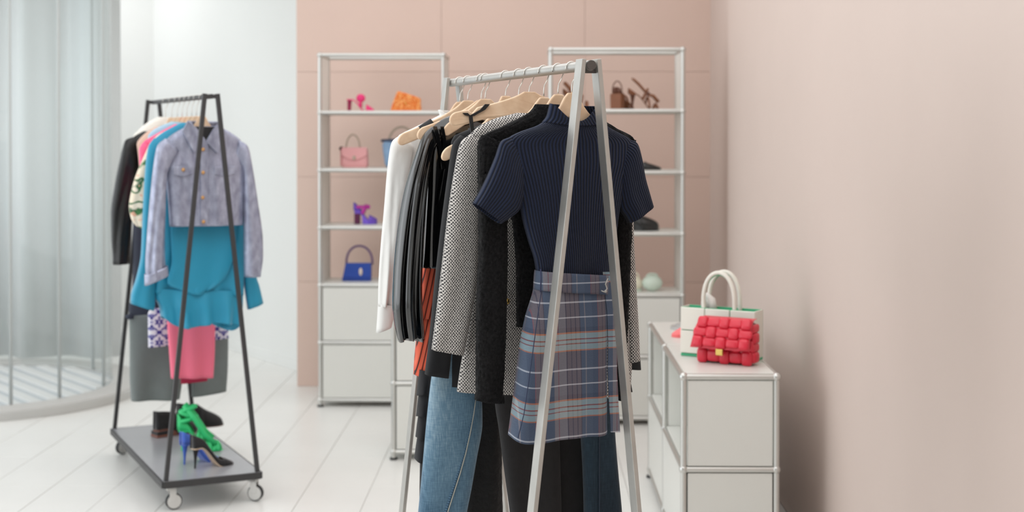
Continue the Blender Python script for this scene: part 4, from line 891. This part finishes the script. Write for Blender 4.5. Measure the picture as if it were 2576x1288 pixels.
for i, (px, py, qx, qy, lab) in enumerate(((388, 1100, 480, 1086, 'black block-heeled loafer with red brown sole, left back of tray'), (446, 1078, 522, 1072, 'second black loafer behind the green sandal on the tray'))):
    a, b = tray_pt(px, py), tray_pt(qx, qy)
    r = shoe('block_loafer', lab, a, facing(a, b), group=None); L, W, H = .24, .088, .034
    sole(r, L, W, H, .01, M_BRSOLE, plat=.004); block(r, H-.004, M_BLKSU, .0, .06, .07, .95); block(r, .012, M_BRSOLE, -.002, .062, .073, 1.0, name='heel_cap')
    toe_cap(r, L, W, H, .42, .092, M_BLKSU, plat=.004, pw=.5); upper_wall(r, L, W, H, lambda t: .092-.01*sin(pi*min(1, t/.45)), M_BLKSU, plat=.004, t0=0, t1=.45)
    arch(r, L, W, H, .5, .08, .013, M_BLKSU)
# ================================================================== bags
def bag_body(r, w0, w1, d0, d1, h, m, name='body', bulge=.12, rnd=.012, n=9, skew=0):
    mb = MB(); rings = []
    for i in range(n+1):
        q = i/n; w_ = (w0+(w1-w0)*q)/2; dd = (d0+(d1-d0)*q)/2*(1+bulge*sin(pi*q)); z = h*q; ring = []
        e_ = 1 if 0 < i < n else 1-.12
        for k in range(28):
            a = 2*pi*k/28; c, s_ = cos(a), sin(a); ring.append(Vector((skew*q+w_*e_*math.copysign(abs(c)**.28, c), dd*e_*math.copysign(abs(s_)**.4, s_), z)))
        rings.append(ring)
    mb.loft(rings); return mb.build(name, m, r, smooth=True, angle=50)
def handle(r, pts, rad, m, name='handle', flat=None):
    mb = MB(); mb.tube(pts, rad, 10, flat=flat); return mb.build(name, m, r, smooth=True)
def arc_pts(x0, x1, y, z0, h, n=16, p=1.0): return [Vector(((x0+x1)/2-(x1-x0)/2*cos(pi*k/n), y, z0+h*sin(pi*k/n)**p)) for k in range(n+1)]
# orange clutch
k = NT('orange_sequins', .28, 0); k.b.inputs['Metallic'].default_value = .45
vo = k.t.nodes.new('ShaderNodeTexVoronoi'); tcn = k.t.nodes.new('ShaderNodeTexCoord'); vo.inputs['Scale'].default_value = 150; k.t.links.new(tcn.outputs['Object'], vo.inputs['Vector'])
sp_ = k.t.nodes.new('ShaderNodeSeparateXYZ'); k.t.links.new(vo.outputs['Color'], sp_.inputs[0])
k.base(k.ramp(sp_.outputs[0], [(.2, C(226, 104, 40)), (.6, C(244, 142, 70)), (.95, C(255, 196, 128))])); k.bump(sp_.outputs[1], 1, .004); M_SEQ = k.m
r = empty('sequin_clutch', on_shelf(1021, 5, 8.86)); tag(r, 'orange sequin clutch with sloping top on the top shelf', 'bag')
mb = MB(); o_ = [(-.094, 0), (.097, 0), (.09, .074), (.06, .09), (.0, .108), (-.042, .122), (-.052, .118), (-.075, .06)]; mb.extrude(o_, .05); mb.build('body', M_SEQ, r, bevel=.012)
mb = MB(); mb.extrude([(-.07, .07), (-.05, .12), (.0, .11), (.092, .077), (.094, .05), (.0, .06)], .056); mb.build('flap', M_SEQ, r, bevel=.006)
mb = MB(); mb.sphere((.0, -.03, .045), .007, 10, 7); mb.build('clasp', M_GOLD, r, smooth=True)
# pink handbag
M_PKBAG = mat('blush_pink_leather', C(226, 164, 165), .5); M_PKBAGD = mat('deep_blush_leather', C(206, 136, 138), .5); M_GRYH = mat('grey_beige_handle', C(184, 168, 150), .5); M_DKBR = mat('dark_brown_trim', C(72, 34, 34), .5)
r = empty('pink_handbag', on_shelf(893, 4, 8.86), .0); tag(r, 'blush pink flap handbag with thin pale top handle', 'bag')
bag_body(r, .168, .156, .07, .06, .122, M_PKBAG); 
mb = MB(); mb.extrude([(-.078, .124), (.078, .124), (.078, .075), (.03, .05), (0, .042), (-.03, .05), (-.078, .075)], .008); f = mb.build('flap', M_PKBAG, r, bevel=.003)
for v in f.data.vertices: v.co.y -= .042
mb = MB(); mb.sphere((0, -.049, .06), .011, 10, 7, (1, .5, 1.3)); mb.build('clasp', M_GRYH, r, smooth=True)
handle(r, arc_pts(-.055, .03, 0, .118, .085), .005, M_GRYH); mb = MB(); mb.sphere((-.082, -.01, .116), .016, 10, 7, (1, .8, .9)); mb.build('strap_anchor', M_DKBR, r, smooth=True)
box_obj('side_gusset', (-.083, 0, .06), (.01, .06, .1), M_PKBAGD, r, .004)
# denim bag, mostly behind the white shirt
M_DENB = mat('washed_denim_bag', C(134, 164, 196), .8, bump=.4, bscale=90, bdist=.003, var=.1, vscale=25); M_DENBD = mat('navy_bag_trim', C(58, 70, 96), .7)
r = empty('denim_bag', on_shelf(1010, 4, 8.88)); tag(r, 'pale blue denim handbag half hidden behind the white shirt', 'bag')
bag_body(r, .2, .24, .08, .09, .16, M_DENB, bulge=.3); handle(r, arc_pts(-.08, .08, 0, .15, .1), .007, M_GRYH)
handle(r, [(-.122, -.01, .165), (-.06, -.05, .168), (.06, -.05, .168), (.122, -.01, .165)], .009, M_DENBD, 'rim')
# cobalt bag
M_COB = mat('cobalt_blue_leather', C(34, 70, 160), .4); M_MAUVE = mat('mauve_blue_handle', C(110, 84, 124), .45)
r = empty('blue_handbag', on_shelf(899, 2, 8.84)); tag(r, 'cobalt blue trapezoid handbag with arched handle and oval clasp', 'bag')
mb = MB(); mb.extrude([(-.095, 0), (.085, 0), (.085, .108), (-.07, .108)], .06); mb.build('body', M_COB, r, bevel=.006)
mb = MB(); mb.extrude([(-.07, .112), (.086, .112), (.086, .02), (-.088, .02)], .008); f = mb.build('flap', M_COB, r, bevel=.003)
for v in f.data.vertices: v.co.y -= .034
mb = MB(); mb.sphere((.024, -.04, .058), .0115, 12, 8, (1, .4, 2.1)); mb.build('clasp', mat('pale_gold_clasp', C(222, 206, 192), .4, metal=.4), r, smooth=True)
handle(r, arc_pts(-.07, .092, 0, .1, .115, p=.8), .007, M_MAUVE)
# pale mint pouch and cream pouch
M_MINT = mat('pale_mint_leather', C(206, 220, 206), .5); M_CRM = mat('cream_leather', C(224, 220, 198), .5)
r = empty('mint_pouch', on_shelf(1641, 2, 8.27)); tag(r, 'pale mint rounded pouch bag low on the right shelving unit', 'bag')
mb = MB(); mb.sphere((0, 0, .046), .06, 20, 12, (1.0, .7, .77)); mb.build('body', M_MINT, r, smooth=True)
handle(r, [(-.058, 0, .01), (-.075, -.02, .006), (-.09, -.03, .006)], .006, M_MINT, 'strap'); handle(r, arc_pts(-.03, .03, 0, .085, .015), .005, M_MINT)
r = empty('cream_pouch', on_shelf(1597, 2, 8.27)); tag(r, 'small cream pouch beside the mint pouch, behind the tweed sleeve', 'bag')
mb = MB(); mb.sphere((0, 0, .042), .05, 18, 10, (.9, .6, .84)); mb.build('body', M_CRM, r, smooth=True)
handle(r, arc_pts(-.025, .025, 0, .075, .03), .005, M_CRM)
# sideboard: tote and quilted bag
TZ = .7545
M_TOTE = mat('off_white_leather', C(228, 225, 214), .5); M_TGRN = mat('green_bag_lining', C(70, 178, 130), .5); M_GAP = mat('pale_weave_gap', C(196, 200, 188), .6)
psi = radians(-31)
tl = G(1712, 894, TZ)
r = empty('tote_bag', (tl.x, tl.y, TZ), psi); tag(r, 'off white woven tote with green lining, behind the red quilted bag', 'bag')
TW, TH, TD = .325, .2, .08
def prism(bx0, bx1, by0, by1, tx0, tx1, ty0, ty1, z0, z1): return [[Vector((bx0, by0, z0)), Vector((bx1, by0, z0)), Vector((bx1, by1, z0)), Vector((bx0, by1, z0))], [Vector((tx0, ty0, z1)), Vector((tx1, ty0, z1)), Vector((tx1, ty1, z1)), Vector((tx0, ty1, z1))]]
mb = MB(); mb.loft(prism(.0, TW, .0, TD, .0, TW, .0, TD, .0, .012)); mb.build('base', M_TGRN, r, bevel=.003)
for nm, a in (('back_wall', (0, TW, TD-.006, TD)), ('side_wall', (0, .006, 0, TD)), ('side_wall', (TW-.006, TW, 0, TD))):
    mb = MB(); mb.loft(prism(a[0], a[1], a[2], a[3], a[0], a[1], a[2], a[3], .01, TH)); mb.build(nm, M_TGRN if nm == 'back_wall' else M_TOTE, r, bevel=.002)
for i in range(3):
    for j in range(2):
        x0, x1, z0, z1 = TW*i/3, TW*(i+1)/3, .012+.094*j, .012+.094*(j+1)
        box_obj('woven_square', ((x0+x1)/2, -.002+.0015*((i+j) % 2), (z0+z1)/2), ((x1-x0)-.003, .009, (z1-z0)-.003), M_TOTE, r, .003)
box_obj('front_lining', (TW/2, .005, .105), (TW-.004, .004, .19), M_TGRN, r, 0)
for y, nm in ((.012, 'front_handle'), (TD-.012, 'back_handle')):
    a0 = [Vector((TW*.3, y, TH-.03)), Vector((TW*.3, y, TH))]; arc = arc_pts(TW*.29, TW*.71, y, TH, .145, 18, .72)
    handle(r, a0+arc[1:-1]+[Vector((TW*.71, y, TH)), Vector((TW*.71, y, TH-.03))], .0085, M_TOTE, nm)
    handle(r, [q+Vector((0, .004, -.006)) for q in arc], .006, M_TGRN, nm+'_lining')
mb = MB(); mb.tube([(.09, .05, TH-.05), (.09, .05, TH+.02), (.1, .05, TH+.045), (.11, .05, TH+.03), (.12, .05, TH-.02)], [.02, .02, .015, .02, .02], 10); mb.build('dust_pouch', mat('white_tissue', C(232, 226, 222), .9), r, smooth=True)
M_RED = mat('red_quilted_leather', C(212, 34, 58), .36, coat=.15, bump=.1, bscale=120, bdist=.001); M_REDD = mat('dark_red_seam', C(128, 10, 26), .5)
ra = G(1752, 910, TZ)
r = empty('quilted_bag', (ra.x, ra.y, TZ), psi); tag(r, 'red padded woven leather handbag with gold clasp on the white sideboard', 'bag')
BW, BH, BD = .235, .185, .075
mb = MB(); mb.loft(prism(.006, BW-.006, .006, BD-.004, .004, BW-.004, .012, BD-.01, .006, BH-.02)); mb.build('inner_body', M_REDD, r, bevel=.012)
def pad_mesh(w_, h_, d_):
    mb = MB(); rings = []
    for z, k_ in ((-.5, .97), (.1, 1.0), (.55, .93), (.85, .74), (1.0, .4)):
        rings.append([Vector((w_/2*k_*math.copysign(abs(cos(a))**.5, cos(a)), -d_*z, h_/2*k_*math.copysign(abs(sin(a))**.5, sin(a)))) for a in [2*pi*q/16 for q in range(16)]])
    mb.loft(rings); return mb
def pads(parent, fr, nx, nz, w_, h_, d_, alt=.12):
    proto = {}
    for i in range(nx):
        for j in range(nz):
            s_ = (i+j) % 2; kx, kz = (1.25, .94) if s_ else (.96, 1.25)
            q = fr((i+.5)/nx, (j+.5)/nz)
            if s_ not in proto:
                o = pad_mesh(w_/nx*kx, h_/nz*kz, d_*(.85 if s_ else 1.2)).build('woven_pad', M_RED, parent, smooth=True, sub=1); proto[s_] = o
            else: o = link_copy(proto[s_], 'woven_pad', None, parent)
            o.location = q[0]; o.rotation_euler = q[1]
bd = MB(); bd.loft(prism(.004, BW-.004, .004, BD-.002, .006, BW-.006, .008, BD-.01, .004, .09)); body = bd.build('body', M_RED, r, bevel=.014)
pads(body, lambda a, b: (Vector((BW*a, .006, .004+.1*b)), (0, 0, 0)), 5, 2, BW, .1, .013)
sd = MB(); sd.loft(prism(BW-.01, BW, .01, BD-.006, BW-.012, BW-.004, .014, BD-.012, .01, BH-.03)); side = sd.build('side_gusset', M_RED, r, bevel=.006)
pads(side, lambda a, b: (Vector((BW-.006, .006+(BD-.012)*a, .012+.15*b)), (0, 0, pi/2)), 1, 4, BD-.012, .15, .013)
fp = MB(); fp.loft([[Vector((x, y, z)) for x in (-.014, BW+.002) for z in (0,)][:0] or [Vector((-.012+.024*q, y-.004, z)), Vector((BW+.0, y-.004, z)), Vector((BW+.0, y+.004, z)), Vector((-.012+.024*q, y+.004, z))] for q, y, z in ((0, -.03, .062), (.3, -.024, .1), (.6, -.014, .14), (.85, .002, .165), (1, .02, .178), (1.1, .05, .18))]); flap = fp.build('flap', M_RED, r, bevel=.003)
def flap_fr(a, b):
    q = b; y = -.036+.036*q**1.4; z = .068+.112*q; x = (-.008+.02*q)+(BW+.004-.0*q-(-.008+.02*q))*a
    return (Vector((x, y+.002, z)), (-.2-.35*q, 0, 0))
pads(flap, flap_fr, 5, 3, BW+.006, .118, .013)
mb = MB(); mb.box((BW*.49, -.038, .052), (.03, .012, .026)); mb.build('clasp', M_GOLD, r, bevel=.003)
# small things at the far end of the sideboard
cp = G(1703, 852, TZ)
r = shoe('coral_sandal', 'coral pink sandal toe peeking out left of the tote', Vector((cp.x+.15, cp.y+.04, TZ)), pi-.15)
M_COR = mat('coral_pink_leather', C(250, 120, 122), .5)
sole(r, .17, .07, .01, .008, M_COR, plat=.006); toe_cap(r, .17, .07, .01, .72, .034, M_COR, plat=.006); arch(r, .17, .07, .01, .5, .05, .012, M_COR); block(r, .014, M_COR, 0, .04, .05)
cp = G(1700, 834, TZ)
r = empty('display_plinth', (cp.x+.07, cp.y+.1, TZ)); tag(r, 'small grey display plinth behind the tote on the sideboard', 'plinth')
mb = MB(); mb.tube([(0, 0, 0), (0, 0, .012), (0, 0, .013), (0, 0, .022)], [.085, .085, .06, .06], 28); mb.build('base_disc', mat('plinth_grey', C(188, 186, 184), .4, metal=.3), r, smooth=True, angle=40)
mb = MB(); mb.tube([(0, 0, .02), (0, 0, .05)], .02, 14); mb.build('stem', mat('plinth_grey_stem', C(186, 184, 182), .4, metal=.3), r, smooth=True, angle=40)
